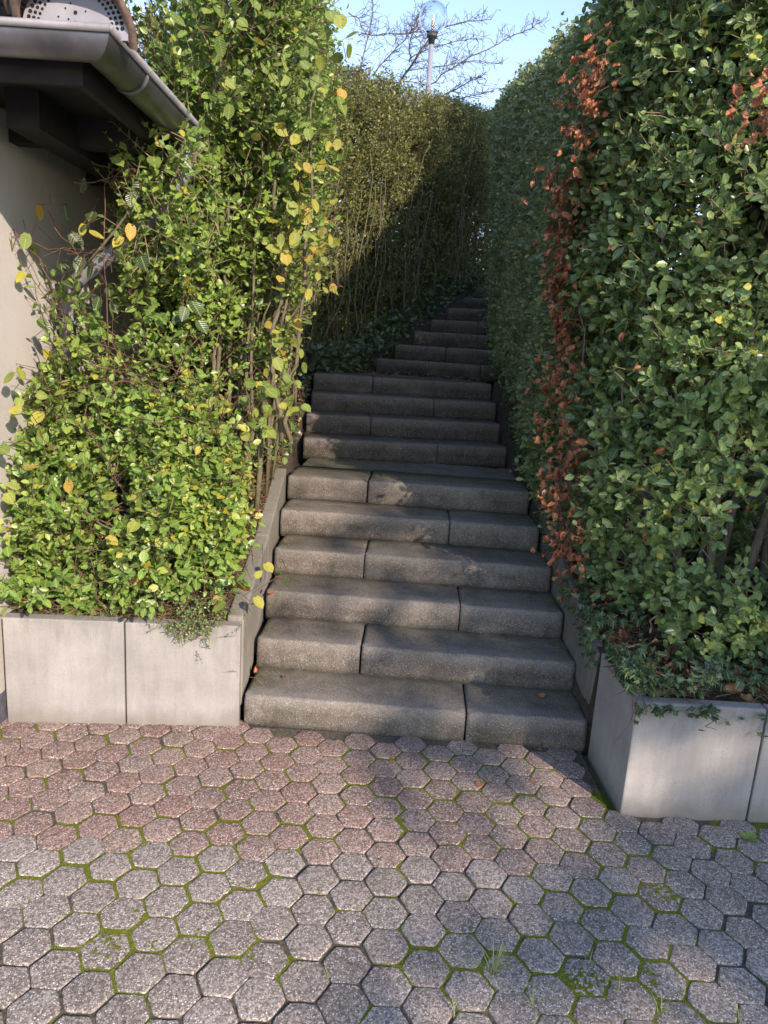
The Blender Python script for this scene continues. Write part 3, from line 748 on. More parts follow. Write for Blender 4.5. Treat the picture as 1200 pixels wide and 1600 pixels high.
    for p_ in list(vp.data.polygons)[nplate:]: p_.material_index = 1
    # gutter: half-round trough with a rolled front bead, along the front and the side
    def gutter_run(p0, p1, outward, ends):
        m = MB(); p0, p1, o = Vector(p0), Vector(p1), Vector(outward); r_ = .066; n = 16; v = []; f = []
        up = Vector((0, 0, 1))
        for e, p in enumerate((p0, p1)):
            sh = ends[e]
            for th in (0, .0035):
                for q in range(n + 1):
                    a = math.pi + math.pi * q / n
                    off = o * (math.cos(a) * (r_ - th) + r_); mit = sh * (math.cos(a) * (r_ - th) + r_)
                    v.append(p + off + (p1 - p0).normalized() * mit + up * (math.sin(a) * (r_ - th)))
        N = n + 1
        for q in range(n):
            f += [(q, q + 1, 2 * N + q + 1, 2 * N + q), (N + q, 3 * N + q, 3 * N + q + 1, N + q + 1)]
        f += [(0, 2 * N, 3 * N, N), (N - 1, 2 * N - 1, 4 * N - 1, 3 * N - 1)]
        m.add(v, f)
        return m
    GZ = EZ + .012; c0 = Vector((EX + .008, EY - .008, GZ))
    gutter_run((EX + .008, EY - .008, GZ), (-8.6, EY - .008, GZ), (0, -1, 0), (-1, 0)).build('gutter', M['zinc'], h, True)
    g2 = gutter_run((EX + .008, EY - .008, GZ), (EX + .008, 9.8, GZ), (1, 0, 0), (-1, 0)).build('gutter', M['zinc'], h, True)
    m = MB(); m.tube([(-8.6, EY - .008 - .136, GZ + .004), (EX + .008 + .136, EY - .008 - .136, GZ + .004)], .0115, 10); m.build('gutter_bead', M['zinc_pipe'], h, True)
    m = MB(); m.tube([(EX + .008 + .136, EY - .008 - .136, GZ + .006), (EX + .008 + .136, 9.8, GZ + .004)], .0112, 10); m.build('gutter_bead', M['zinc_pipe'], h, True)
    for yy in (2.72, 3.20):                                     # joint collars on the side run, and one on the front
        gutter_run((EX + .008 - .003, yy, GZ - .0035), (EX + .008 - .003, yy + .022, GZ - .0035), (1.045, 0, 0), (0, 0)).build('gutter_joint', M['zinc_pipe'], h, True)
    gutter_run((EX - .26, EY - .008 + .003, GZ - .0035), (EX - .275, EY - .008 + .003, GZ - .0035), (0, -1.045, 0), (0, 0)).build('gutter_joint', M['zinc'], h, True)
    # downpipe: swan neck from the gutter back to the wall
    m = MB(); m.tube([(-.96, 3.42, 2.44), (-.96, 3.42, 2.36), (-.98, 3.43, 2.30), (-1.02, 3.44, 2.24), (-1.20, 3.46, 2.06), (-1.42, 3.48, 1.90), (-1.48, 3.49, 1.85), (-1.51, 3.49, 1.78), (-1.515, 3.49, 1.70), (-1.515, 3.49, 1.30)], .036, 14)
    m.build('downpipe', M['zinc_pipe'], h, True)
    m = MB(); m.tube([(-1.515, 3.49, 1.32), (-1.515, 3.49, 1.27), (-1.515, 3.49, .3)], [.058, .052, .052], 14); m.build('standpipe', M['rust'], h, True)
    for p_, q_ in (((-1.20, 3.46, 2.06), (-1.235, 3.463, 2.035)), ((-1.515, 3.49, 1.70), (-1.515, 3.49, 1.66))):
        m = MB(); m.tube([p_, q_], .042, 14); m.build('pipe_collar', M['zinc_pipe'], h, True)
build_house()

# ------------------------------------------------------------------ vegetation
rg = np.random.default_rng
NA = np.array

# right hedge, near: deep green privet above the right planter
def right_near():
    r = rg(101)
    root = empty('privet_hedge', (1.6, 3.4, .45), 'tall deep green privet hedge growing out of the right planter, trunks showing low down', 'hedge')
    path = Path([(.93, 4.35), (.95, 3.75), (1.06, 3.35), (1.32, 3.08), (1.8, 2.98), (2.9, 2.95)], +1)
    if path.ev(NA([.5]))[1][0, 0] > 0: path.side = -1
    gr = lambda xy: bed_level(xy[:, 1]) + .02
    tp = lambda xy, q: np.interp(xy[:, 1], [2.9, 4.4], [3.45, 3.40])
    def off(q, h): return np.interp(h, [0, .12, .3, .5, 1], [.22, .20, .02, .02, .06]) * np.interp(q, [.9, 1.4], [0, 1]) - np.interp(q, [.5, 1.2], [.05, 0]) * np.interp(h, [.1, .6], [1, 0])
    def dens(P, h, q, t):
        d = np.clip((vnoise(P, 4.5, 41) * .65 + vnoise(P, 11, 42) * .35 - .26) / .28, .10, 1)
        gap = np.exp(-((P[:, 0] - 1.42) / .24) ** 2 - ((P[:, 2] - .98) / .22) ** 2) + .9 * np.exp(-((P[:, 0] - 1.66) / .2) ** 2 - ((P[:, 2] - 1.35) / .34) ** 2)
        return d * (1 - .93 * np.clip(gap, 0, 1))
    L, S = Leaves(), Sticks()
    P, D, h = hedge_pts(r, path, gr, tp, 11500, .07, .13, dens, off, topfrac=.05, thick=.5, nseed=50)
    shoots(r, P, D, r.uniform(.11, .23, len(P)), 4, .058, L, S, rad=.002, stick_frac=.8, width=(.9, 1.3))
    P, D, h = hedge_pts(r, path, gr, tp, 4200, .38, .05, None, None, hr=(.28, 1), topfrac=.1, thick=.8, nseed=55)
    shoots(r, P - unit(D) * .1, D, .16, 3, .05, L, None)
    P, D, h = hedge_pts(r, path, gr, tp, 5200, .10, .05, None, lambda q, h: -.75, hr=(0, 1), topfrac=.02, thick=.5, nseed=57)
    shoots(r, P, D, .16, 3, .055, L, None)
    L.build('foliage', M['privet_dark'], root); S.build('twigs', M['twig'], root)
    S2 = Sticks()
    for k in range(240):                                        # bare twigs standing out of the face
        q = r.uniform(0, path.c[-1], 1); xy, n_, t_ = path.ev(q); z = r.uniform(.6, 3.2)
        a = NA([*(xy[0] - n_[0] * .05), z]); d = NA([*(n_[0] * .6), .3]) + r.normal(0, .5, 3); d /= np.linalg.norm(d); ln = r.uniform(.1, .26)
        pts = [a]; 
        for i in range(4): d = d + r.normal(0, .25, 3); d /= np.linalg.norm(d); pts.append(pts[-1] + d * ln / 4)
        S2.poly(pts, .0024, .0012)
    for p0, p1 in (((980, 1010), (1080, 1000)), ((1010, 985), (1050, 940)), ((1060, 1010), (1110, 930)), ((1110, 960), (1170, 905)), ((1060, 935), (1120, 975))):
        yy = 2.95; a, b = at_y(*p0, yy), at_y(*p1, yy + .08); pts = [a + (b - a) * t + r.normal(0, .012, 3) for t in np.linspace(0, 1, 9)]
        S2.poly(pts, .0055, .0035)
    S2.build('bare_twigs', M['twig'], root)
    for k, (bx, by, dx, rr) in enumerate(((1.26, 3.42, -.1, .019), (1.36, 3.36, -.03, .024), (1.42, 3.40, .12, .020), (1.47, 3.34, .06, .024), (1.54, 3.45, .22, .021), (1.60, 3.30, .28, .024), (1.70, 3.38, .16, .020), (1.16, 3.55, -.08, .017), (1.82, 3.4, .1, .02), (1.95, 3.35, .12, .02), (1.08, 3.9, -.05, .016), (1.12, 4.2, .03, .016))):
        by -= .16
        o, pts = stem('stem', (bx, by, bed_level(by) - .02), (bx + dx, by + r.uniform(.0, .2), 2.9), rr, .007, M['bark'], root, r, .035, 9)
        for j in range(3):
            i = r.integers(2, 6); a = pts[i]; b = a + NA([r.uniform(-.25, .3), r.uniform(-.2, .1), r.uniform(.4, .9)])
            stem('stem', a, b, rr * .5, .004, M['bark'], root, r, .03, 6, 6)
right_near()

# right hedge, far: along the upper steps
def right_far():
    r = rg(202)
    root = empty('clipped_hedge', (1.4, 6.3, 1.2), 'tall clipped grey green hedge in the shade along the right of the upper steps', 'hedge')
    path = Path([(.98, 4.15), (.99, 5.2), (.98, 6.4), (.97, 7.5), (1.02, 8.0), (1.25, 8.45), (1.7, 8.7), (2.4, 8.9)], -1)
    if path.ev(NA([.5]))[1][0, 0] > 0: path.side = 1
    gr = lambda xy: bed_level(xy[:, 1]) - .05
    tp = lambda xy, q: np.interp(xy[:, 1], [3.75, 8.0, 9], [3.27, 4.12, 4.3])
    def off(q, h): return np.interp(h, [0, .15, .4, .8, 1], [-.02, .02, .04, .12, .13])
    def dens(P, h, q, t): return np.clip((vnoise(P, 5.5, 61) * .6 + vnoise(P, 13, 62) * .4 - .25) / .32, .15, 1)
    L, S = Leaves(), Sticks()
    P, D, h = hedge_pts(r, path, gr, tp, 20000, .06, .045, dens, off, topfrac=.10, thick=.6, nseed=70)
    shoots(r, P, D, r.uniform(.06, .12, len(P)), 3, .047, L, S, tmpl=T_SMALL, rad=.0014, stick_frac=.5, keep=.92)
    P, D, h = hedge_pts(r, path, gr, tp, 11000, .3, .04, None, off, topfrac=.05, thick=.7, nseed=75)
    shoots(r, P - unit(D) * .12, D, .12, 2, .05, L, None, tmpl=T_SMALL)
    L.build('foliage', M['privet_far'], root); S.build('twigs', M['twig'], root)
    for k in range(16):
        y = 4.4 + k * .25 + r.uniform(-.1, .1); x = 1.2 + r.uniform(-.05, .2)
        stem('stem', (x, y, bed_level(y) - .05), (x + r.uniform(-.1, .1), y + r.uniform(-.15, .15), 2.9 + .17 * (y - 4.4)), .014, .005, M['bark'], root, r, .03, 7, 6)
right_far()

# back hedge: follows the bend of the upper flight on its left
def back_hedge():
    r = rg(303)
    root = empty('clipped_hedge', (-.6, 7.2, 1.5), 'olive green clipped hedge left of the upper flight, bare stems in its lower half', 'hedge')
    path = Path([(-.98, 4.9), (-.86, 6.0), (-.68, 6.8), (-.36, 7.35), (-.02, 7.95), (.42, 8.72), (.85, 9.4), (1.3, 10.0)], +1)
    gr = lambda xy: bed_level(xy[:, 1]) - .05
    tp = lambda xy, q: np.interp(xy[:, 1], [4.9, 7.2, 10.2, 11], [3.55, 3.98, 4.55, 4.7])
    def off(q, h): return np.interp(h, [0, .2, .5, .8, 1], [-.05, -.04, .02, .08, .07])
    def dens(P, h, q, t): return np.interp(h, [0, .12, .3, .5, .68, 1], [.55, .42, .22, .34, .85, 1.0]) * np.clip((vnoise(P, 4.5, 81) * .6 + vnoise(P, 12, 82) * .4 - .26) / .3, .08, 1.15)
    def rn(r_, C, s_): return np.clip(r_.beta(2.0, 2.6, len(C)) + s_ + np.interp(C[:, 2], [2.2, 4.2], [-.12, .10]), 0, 1)
    L, S = Leaves(), Sticks()
    P, D, h = hedge_pts(r, path, gr, tp, 52000, .12, .06, dens, off, topfrac=.10, thick=.6, nseed=90, lean=.7)
    shoots(r, P, D, r.uniform(.06, .13, len(P)), 3, .031, L, S, tmpl=T_SMALL, rad=.0014, stick_frac=.6, rnd_fn=rn)
    P, D, h = hedge_pts(r, path, gr, tp, 26000, .30, .05, None, off, hr=(0, 1), topfrac=.03, thick=.85, nseed=95)
    shoots(r, P - unit(D) * .22, D, .12, 2, .045, L, None, tmpl=T_SMALL, rnd_fn=rn)
    P, D, h = hedge_pts(r, path, gr, tp, 26000, .12, .05, None, lambda q, h: -.55, hr=(0, 1), topfrac=.02, thick=.5, nseed=97)
    shoots(r, P, D, .13, 2, .05, L, None, tmpl=T_SMALL, rnd_fn=rn)
    L.build('foliage', M['olive'], root); S.build('twigs', M['twig'], root)
    k = 0; q = .15
    while q < path.c[-1] - .1 and k < 60:
        xy, n_, t_ = path.ev(NA([q])); b = xy[0] - n_[0] * r.uniform(-.03, .14)
        z = bed_level(b[1]) - .05; ln = r.uniform(1.5, 2.1); tip = (b[0] + r.normal(0, .10), b[1] + r.normal(0, .10), z + ln)
        o, pts = stem('stem', (b[0], b[1], z), tip, r.uniform(.006, .012), .003, M['bark_olive'], root, r, .055, 9, 6)
        if k % 2: i_ = int(r.integers(2, 5)); stem('stem', pts[i_], pts[i_] + NA([r.normal(0, .18), r.normal(0, .18), r.uniform(.5, 1.0)]), .006, .0025, M['bark_olive'], root, r, .045, 7, 5)
        q += r.uniform(.04, .13); k += 1
back_hedge()

def brown_hedge():
    r = rg(313)
    root = empty('autumn_hedge', (1.7, 10.6, 2.7), 'thin brownish hedge end with sky showing through, at the head of the stairs', 'hedge')
    path = Path([(.55, 9.75), (.95, 10.3), (1.5, 10.8), (2.3, 11.2), (3.2, 11.5)], +1)
    gr = lambda xy: bed_level(xy[:, 1]) - .05
    tp = lambda xy, q: np.interp(xy[:, 1], [9.5, 11.5], [4.48, 4.66])
    def dens(P, h, q, t): return np.interp(h, [0, .3, .6, .8, 1], [.9, .8, .85, .95, 1.0]) * (.25 + .9 * vnoise(P, 4, 83))
    L, S = Leaves(), Sticks()
    P, D, h = hedge_pts(r, path, gr, tp, 22000, .2, .08, dens, None, topfrac=.10, thick=.5, nseed=98, lean=.7)
    shoots(r, P, D, r.uniform(.07, .15, len(P)), 3, .033, L, S, tmpl=T_SMALL, rad=.0016, stick_frac=.9)
    P, D, h = hedge_pts(r, path, gr, tp, 5000, .12, .05, None, lambda q, h: -.5, hr=(0, 1), topfrac=.02, thick=.5, nseed=99)
    shoots(r, P, D, .13, 2, .05, L, None, tmpl=T_SMALL)
    L.build('foliage', M['brownish'], root); S.build('twigs', M['twig'], root)
    for k in range(22):
        xy, n_, t_ = path.ev(NA([k * .12 + .05])); b = xy[0] - n_[0] * r.uniform(.05, .3); z = bed_level(b[1]) - .05
        stem('stem', (b[0], b[1], z), (b[0] + r.normal(0, .1), b[1] + r.normal(0, .1), z + r.uniform(1.5, 2.0)), .014, .005, M['bark_olive'], root, r, .03, 7, 6)
brown_hedge()

# left: tall sunlit privet behind the planter
def left_tall():
    r = rg(404)
    root = empty('privet_hedge', (-.8, 4.0, .75), 'tall sunlit yellow green privet hedge between the house gutter and the steps, many upright stems', 'hedge')
    path = Path([(-1.25, 3.60), (-1.05, 3.50), (-.82, 3.52), (-.62, 3.72), (-.56, 4.1), (-.59, 4.7), (-.67, 5.3)], +1)
    gr = lambda xy: bed_level(xy[:, 1]) + .1
    tp = lambda xy, q: np.interp(xy[:, 0], [-1.3, -1.12, -.97, -.80, -.5], [2.3, 2.55, 3.0, 3.9, 3.55])
    def off(q, h): return np.interp(h, [0, .2, .42, .8, 1], [-.22, -.12, -.02, .05, .0])
    def dens(P, h, q, t):
        d = np.interp(h, [0, .15, .3, .45, .6, 1], [.15, .30, .5, .75, .9, 1.0]) * np.clip((vnoise(P, 4.6, 111) * .6 + vnoise(P, 11, 112) * .4 - .28) / .24, .06, 1.0)
        return d * np.where((P[:, 0] < -1.0) & (P[:, 2] < 1.95) & (P[:, 1] < 4), .22, 1.0)
    def rn(r_, C, s_): return np.clip(r_.beta(2.0, 2.4, len(C)) + s_, 0, 1)
    L, S = Leaves(), Sticks()
    P, D, h = hedge_pts(r, path, gr, tp, 9000, .12, .10, dens, off, topfrac=.04, thick=.6, nseed=120, lean=.6)
    shoots(r, P, D, r.uniform(.09, .20, len(P)), 4, .046, L, S, rad=.0019, stick_frac=.9, rnd_fn=rn)
    P, D, h = hedge_pts(r, path, gr, tp, 2600, .35, .05, None, off, hr=(.45, 1), topfrac=.05, thick=.7, nseed=125)
    shoots(r, P - unit(D) * .12, D, .15, 3, .04, L, None, rnd_fn=rn)
    m_ = 210; P = NA([at_y(r.uniform(195, 340), r.uniform(195, 430), r.uniform(3.12, 3.36)) for k in range(m_)]); P = P[vnoise(P, 7, 127) > .33]
    shoots(r, P, NA([0, -.5, .5]) + r.normal(0, .5, P.shape), r.uniform(.07, .16, len(P)), 4, .038, L, S, rad=.0017, rnd_fn=rn)
    L.build('foliage', M['privet_sun'], root); S.build('twigs', M['twig'], root)
    for k in range(34):
        q = r.uniform(.35, path.c[-1] - .1); xy, n_, t_ = path.ev(NA([q])); b = xy[0] - n_[0] * r.uniform(.10, .36)
        z = bed_level(b[1]) - .02
        o, pts = stem('stem', (b[0], b[1], z), (b[0] + n_[0][0] * r.uniform(.0, .12) + r.normal(0, .05), b[1] + r.normal(0, .1), z + r.uniform(1.9, 2.8)), r.uniform(.009, .017), .004, M['bark_olive'], root, r, .035, 8, 7)
    for k in range(16):
        q = r.uniform(.35, path.c[-1] - .3); xy, n_, t_ = path.ev(NA([q])); b = xy[0] - n_[0] * r.uniform(.0, .2); z = bed_level(b[1]) + r.uniform(.2, 1.0)
        stem('stem', (b[0], b[1], z), (b[0] - .06 + r.normal(0, .10), b[1] + r.normal(0, .2), z + r.uniform(.4, .8)), .010, .004, M['bark_olive'], root, r, .04, 7, 6)
left_tall()

# left: low bushes spilling over the planter
def left_low():
    r = rg(505)
    root = empty('privet_bush', (-1.1, 3.2, .47), 'low bushy light green privet spilling over the front of the left planter', 'bush')
    n = 4800
    x = r.uniform(-1.55, -.64, n); zz = r.random(n)
    ztop = np.interp(x, [-1.55, -1.3, -1.05, -.8, -.64], [1.80, 1.48, 1.36, 1.26, 1.0])
    z = .47 + (ztop - .47) * zz ** 1.05
    yf = np.interp(z, [.47, .62, .9, 1.3, 1.8], [2.96, 3.0, 3.12, 3.26, 3.44])
    P = np.stack([x, yf, z], 1)
    b = (vnoise(P, 3.2, 131) - .5) * .36 + (vnoise(P, 8, 132) - .5) * .14
    P[:, 1] -= b; P[:, 1] += np.minimum(r.exponential(.09, n), .4)
    d = np.clip((vnoise(P, 4.2, 133) * .6 + vnoise(P, 10, 134) * .4 - .34) / .22, .04, 1)
    d *= np.where((P[:, 2] > 1.12) & (P[:, 0] < -.98), .5, 1) * np.where((P[:, 2] < .62), .55, 1) * np.where((P[:, 0] > -.80) & (P[:, 2] < .72), .15, 1)
    ok = r.random(n) < d; P = P[ok]
    D = NA([.1, -.75, .55]) + r.normal(0, .5, P.shape)
    L, S = Leaves(), Sticks()
    def rn(r_, C, s_): return np.clip(r_.beta(2.2, 2.6, len(C)) + s_ + .22 * np.clip((C[:, 0] + 1.0) / .3, 0, 1) * (C[:, 2] > .8), 0, 1)
    shoots(r, P, D, r.uniform(.07, .17, len(P)), 4, .050, L, S, rad=.0018, rnd_fn=rn)
    m_ = 210; P = np.stack([r.uniform(-1.54, -.68, m_), 0 * r.random(m_), r.uniform(.5, 1.85, m_)], 1); P[:, 2] = np.minimum(P[:, 2], np.interp(P[:, 0], [-1.55, -1.05, -.64], [1.9, 1.7, 1.05])); P[:, 1] = np.interp(P[:, 2], [.47, .62, .9, 1.3, 1.9], [2.94, 2.96, 3.05, 3.18, 3.42])
    shoots(r, P, NA([.15, -.5, .6]) + r.normal(0, .55, P.shape), r.uniform(.18, .36, m_), 6, .050, L, S, rad=.0022, rnd_fn=rn)
    L.build('foliage', M['privet_sun'], root); S.build('twigs', M['bark_red'], root)
    S2 = Sticks()
    for k in range(150):
        a = NA([r.uniform(-1.5, -.7), r.uniform(3.05, 3.4), r.uniform(.5, 1.5)]); dd = NA([r.normal(0, .6), -.35, r.uniform(-.1, .7)]); dd /= np.linalg.norm(dd); pts = [a]; ln = r.uniform(.15, .45)
        for i in range(5): dd = dd + r.normal(0, .22, 3); dd /= np.linalg.norm(dd); pts.append(pts[-1] + dd * ln / 5)
        S2.poly(pts, .0035, .0012)
    S2.build('bare_twigs', M['bark_red'], root)
    for k in range(12):
        bx = r.uniform(-1.4, -.8); by = r.uniform(3.25, 3.6); z = bed_level(by)
        stem('stem', (bx, by, z - .02), (bx + r.normal(0, .2), by + r.uniform(-.2, .1), z + r.uniform(.6, 1.1)), r.uniform(.007, .013), .003, M['bark'], root, r, .05, 7, 6)
left_low()

# hazel growing through the left hedge: big toothed leaves, green to yellow
def hazel():
    r = rg(606)
    root = empty('hazel_shrub', (-.65, 4.0, .7), 'hazel growing through the left hedge, big toothed leaves turning yellow', 'shrub')
    L, S = Leaves(), Sticks()
    sp = []
    def cluster(x0, y0, x1, y1, n, d0, d1, lo, hi):
        for k in range(n): sp.append((r.uniform(x0, x1), r.uniform(y0, y1), r.uniform(d0, d1), r.uniform(lo, hi)))
    cluster(430, 200, 520, 330, 22, 3.5, 3.75, .4, 1)
    cluster(425, 310, 522, 470, 58, 3.42, 3.75, .45, .92)
    cluster(410, 480, 475, 640, 30, 3.5, 3.8, .2, 1)
    cluster(330, 590, 440, 700, 30, 3.35, 3.6, .15, .85)
    cluster(330, 0, 545, 180, 50, 3.2, 3.5, .05, .6)
    cluster(250, 0, 400, 60, 10, 3.2, 3.4, .1, .6)
    cluster(380, 60, 545, 220, 14, 3.3, 3.6, .3, .95)
    cluster(0, 560, 110, 800, 15, 2.9, 3.0, .35, .95)
    cluster(120, 680, 330, 900, 22, 2.9, 3.02, .4, .9)
    cluster(330, 860, 400, 960, 8, 2.95, 3.1, .5, 1)
    for (px, py, dd, c) in ((0, 700, 2.86, .55), (10, 770, 2.86, .6), (185, 70, 3.0, .9), (350, 940, 2.9, .4), (437, 890, 3.25, .05), (452, 905, 3.25, .1), (415, 880, 3.3, .8), (265, 20, 3.2, .1), (455, 660, 3.7, .1), (445, 715, 3.9, .3), (432, 610, 3.6, .25), (452, 520, 3.6, .2), (460, 505, 3.6, .95), (176, 245, 3.05, .25), (240, 245, 3.1, .2), (260, 265, 3.1, .3)):
        sp.append((px, py, dd, c))
    sp = NA(sp); P = NA([at_y(a, b, d) for a, b, d, c in sp]); n = len(P)
    D = NA([.25, -.4, -.5]) + r.normal(0, .5, (n, 3)); N = NA([.25, -.6, .75]) + r.normal(0, .55, (n, 3))
    L.add(T_HAZEL, P, D, N, r.uniform(.038, .072, n), sp[:, 3] + r.normal(0, .05, n), r.uniform(.85, 1.1, n))
    A = P - unit(D) * .02; B = P + NA([-.03, .16, .02]) + r.normal(0, .05, (n, 3)); S.add(B, A, .0022, .001)
    S.add(A, P, .001, .0008)
    L.build('foliage', M['hazel'], root)
    # branches
    for p, d0 in ((((455, 690), (452, 600), (470, 480), (480, 350), (485, 200), (500, 90)), 3.85), (((440, 690), (425, 560), (440, 420), (430, 250), (420, 120), (430, 20)), 3.75), (((300, 260), (330, 200), (345, 110), (360, 40)), 3.45), (((130, 420), (200, 330), (262, 255), (300, 240)), 3.2), (((0, 700), (60, 760), (130, 800), (220, 850)), 3.02)):
        pts = [at_y(a, b, d0 + r.normal(0, .03)) for a, b in p]
        fine = [pts[0]]
        for a, b in zip(pts[:-1], pts[1:]):
            for t in (.33, .67, 1): fine.append(a + (b - a) * t + r.normal(0, .012, 3))
        m = MB(); m.tube(fine, list(np.linspace(.014 if d0 > 3.4 else .006, .004, len(fine))), 7); m.build('branch', M['bark_olive'], root, True)
    S.build('twigs', M['bark_red'], root)
hazel()

# bramble in the dark corner under the eaves
def bramble():
    r = rg(707)
    root = empty('bramble', (-1.25, 3.3, .6), 'dark leaved bramble with thin thorny canes in front of the downpipe', 'bramble')
    L, S = Leaves(), Sticks()
    sp = [(110, 365, .1), (135, 350, .2), (95, 412, .2), (128, 402, .3), (145, 410, .2), (125, 300, .0), (100, 320, .0), (145, 330, .1), (205, 300, .5), (215, 312, .4), (230, 315, .5), (222, 285, .6), (208, 290, .3), (235, 275, .5), (155, 465, .3), (140, 458, .2), (170, 450, .2), (175, 470, .3), (205, 365, .4), (215, 385, .1), (220, 400, .1), (150, 560, .1), (160, 600, .1), (150, 620, 0), (290, 480, .6), (300, 470, .5), (310, 500, .7), (285, 500, .6), (95, 440, .1), (240, 400, .2), (250, 380, .2), (190, 420, .1), (200, 440, .2), (60, 500, .3), (250, 455, .2)]
    n = len(sp); P = NA([at_y(a, b, 3.22 + r.normal(0, .06)) for a, b, c in sp])
    D = NA([.0, -.5, -.6]) + r.normal(0, .45, (n, 3)); N = NA([.2, -.75, .6]) + r.normal(0, .3, (n, 3))
    L.add(T_HAZEL, P, D, N, r.uniform(.055, .085, n), [c for a, b, c in sp], .85); L.build('foliage', M['bramble'], root)
    Y = Leaves(); ys = [(130, 350, .75), (140, 362, .8), (190, 370, .85), (205, 350, .9), (38, 425, .8), (42, 365, .35), (60, 320, .95), (12, 372, .3)]
    P2 = NA([at_y(a, b, 3.12) for a, b, c in ys]); n = len(ys); Y.add(T_HAZEL, P2, NA([.1, -.3, -.8]) + r.normal(0, .4, (n, 3)), NA([.2, -.8, .4]) + r.normal(0, .4, (n, 3)), r.uniform(.045, .07, n), [c for a, b, c in ys], .8)
    Y.build('yellow_leaves', M['hazel'], root)
    for Q in (P, P2): S.add(Q, Q + NA([0, .06, .045]) + r.normal(0, .02, Q.shape), .0012, .0016)
    for p in (((0, 345), (40, 375), (70, 420), (90, 470), (105, 520)), ((165, 660), (168, 500), (166, 400), (165, 290), (172, 250)), ((115, 284), (150, 285), (190, 275), (230, 272)), ((20, 362), (60, 385), (110, 395), (165, 400)), ((75, 330), (85, 355), (120, 395), (130, 440)), ((215, 345), (180, 380), (170, 420)), ((0, 690), (50, 740), (90, 800), (140, 850)), ((240, 575), (160, 610), (110, 690)), ((60, 530), (130, 560), (210, 590), (280, 560))):
        d0 = 3.15 + r.normal(0, .03); pts = [at_y(a, b, d0) for a, b in p]; fine = [pts[0]]
        for a, b in zip(pts[:-1], pts[1:]):
            for t in (.33, .67, 1): fine.append(a + (b - a) * t + r.normal(0, .006, 3))
        S.poly(fine, .0035, .0016)
        for k in range(6):
            i = r.integers(1, len(fine) - 1); S.poly([fine[i], fine[i] + r.normal(0, .03, 3), fine[i] + r.normal(0, .06, 3)], .0018, .0009)
    S.build('canes', M['bark_red'], root)
bramble()

# dry red-brown leaves caught in the right hedge
def creeper():
    r = rg(808)
    root = empty('withered_creeper', (.9, 4.1, .8), 'withered climber with red brown curled leaves running up the right hedge', 'climber')
    L, S = Leaves(), Sticks(); sp = []
    line = NA([(888, 850), (872, 765), (890, 690), (880, 600), (885, 520), (880, 440), (878, 370), (880, 300), (905, 210), (920, 140), (935, 90)], float)
    wid = NA([26, 24, 18, 22, 18, 18, 22, 22, 22, 20, 18]); cnt = NA([70, 62, 40, 70, 52, 66, 72, 54, 44, 38, 24]); dep = NA([3.55, 3.65, 3.75, 3.9, 4.0, 4.05, 4.1, 4.05, 3.84, 3.72, 3.6])
    for (px, py), w, c, d in zip(line, wid, cnt, dep):
        for k in range(c): sp.append((px + r.normal(0, w * .8), py + r.normal(0, 30), d - r.uniform(.10, .30)))
    for k in range(24): sp.append((1172 + r.normal(0, 27), 185 + r.normal(0, 26), 2.86 - r.uniform(0, .06)))
    for k in range(10): sp.append((1195 + r.normal(0, 20), 130 + r.normal(0, 12), 2.86))
    for k in range(12): sp.append((r.uniform(900, 1180), r.uniform(250, 900), 2.98))
    P = NA([at_y(*q) for q in sp]); P = P[(vnoise(P, 5, 171) > .20) | (P[:, 1] < 3.0)]; n = len(P)
    D = NA([-.2, -.3, -.7]) + r.normal(0, .45, (n, 3)); N = NA([-.5, -.7, .3]) + r.normal(0, .5, (n, 3))
    L.add(T_DEAD, P, D, N, r.uniform(.035, .068, n), r.beta(2, 2, n), r.uniform(.7, 1.1, n)); L.build('dry_leaves', M['dead'], root)
    pts = [at_y(px, py, d + .02) + r.normal(0, .01, 3) for (px, py), d in zip(line, dep)]
    m = MB(); m.tube(pts, list(np.linspace(.008, .003, len(pts))), 6); m.build('vine', M['bark_red'], root, True)
    S.add(P - unit(D) * .06, P, .0014, .001); S.build('leaf_stalks', M['bark_red'], root)
creeper()

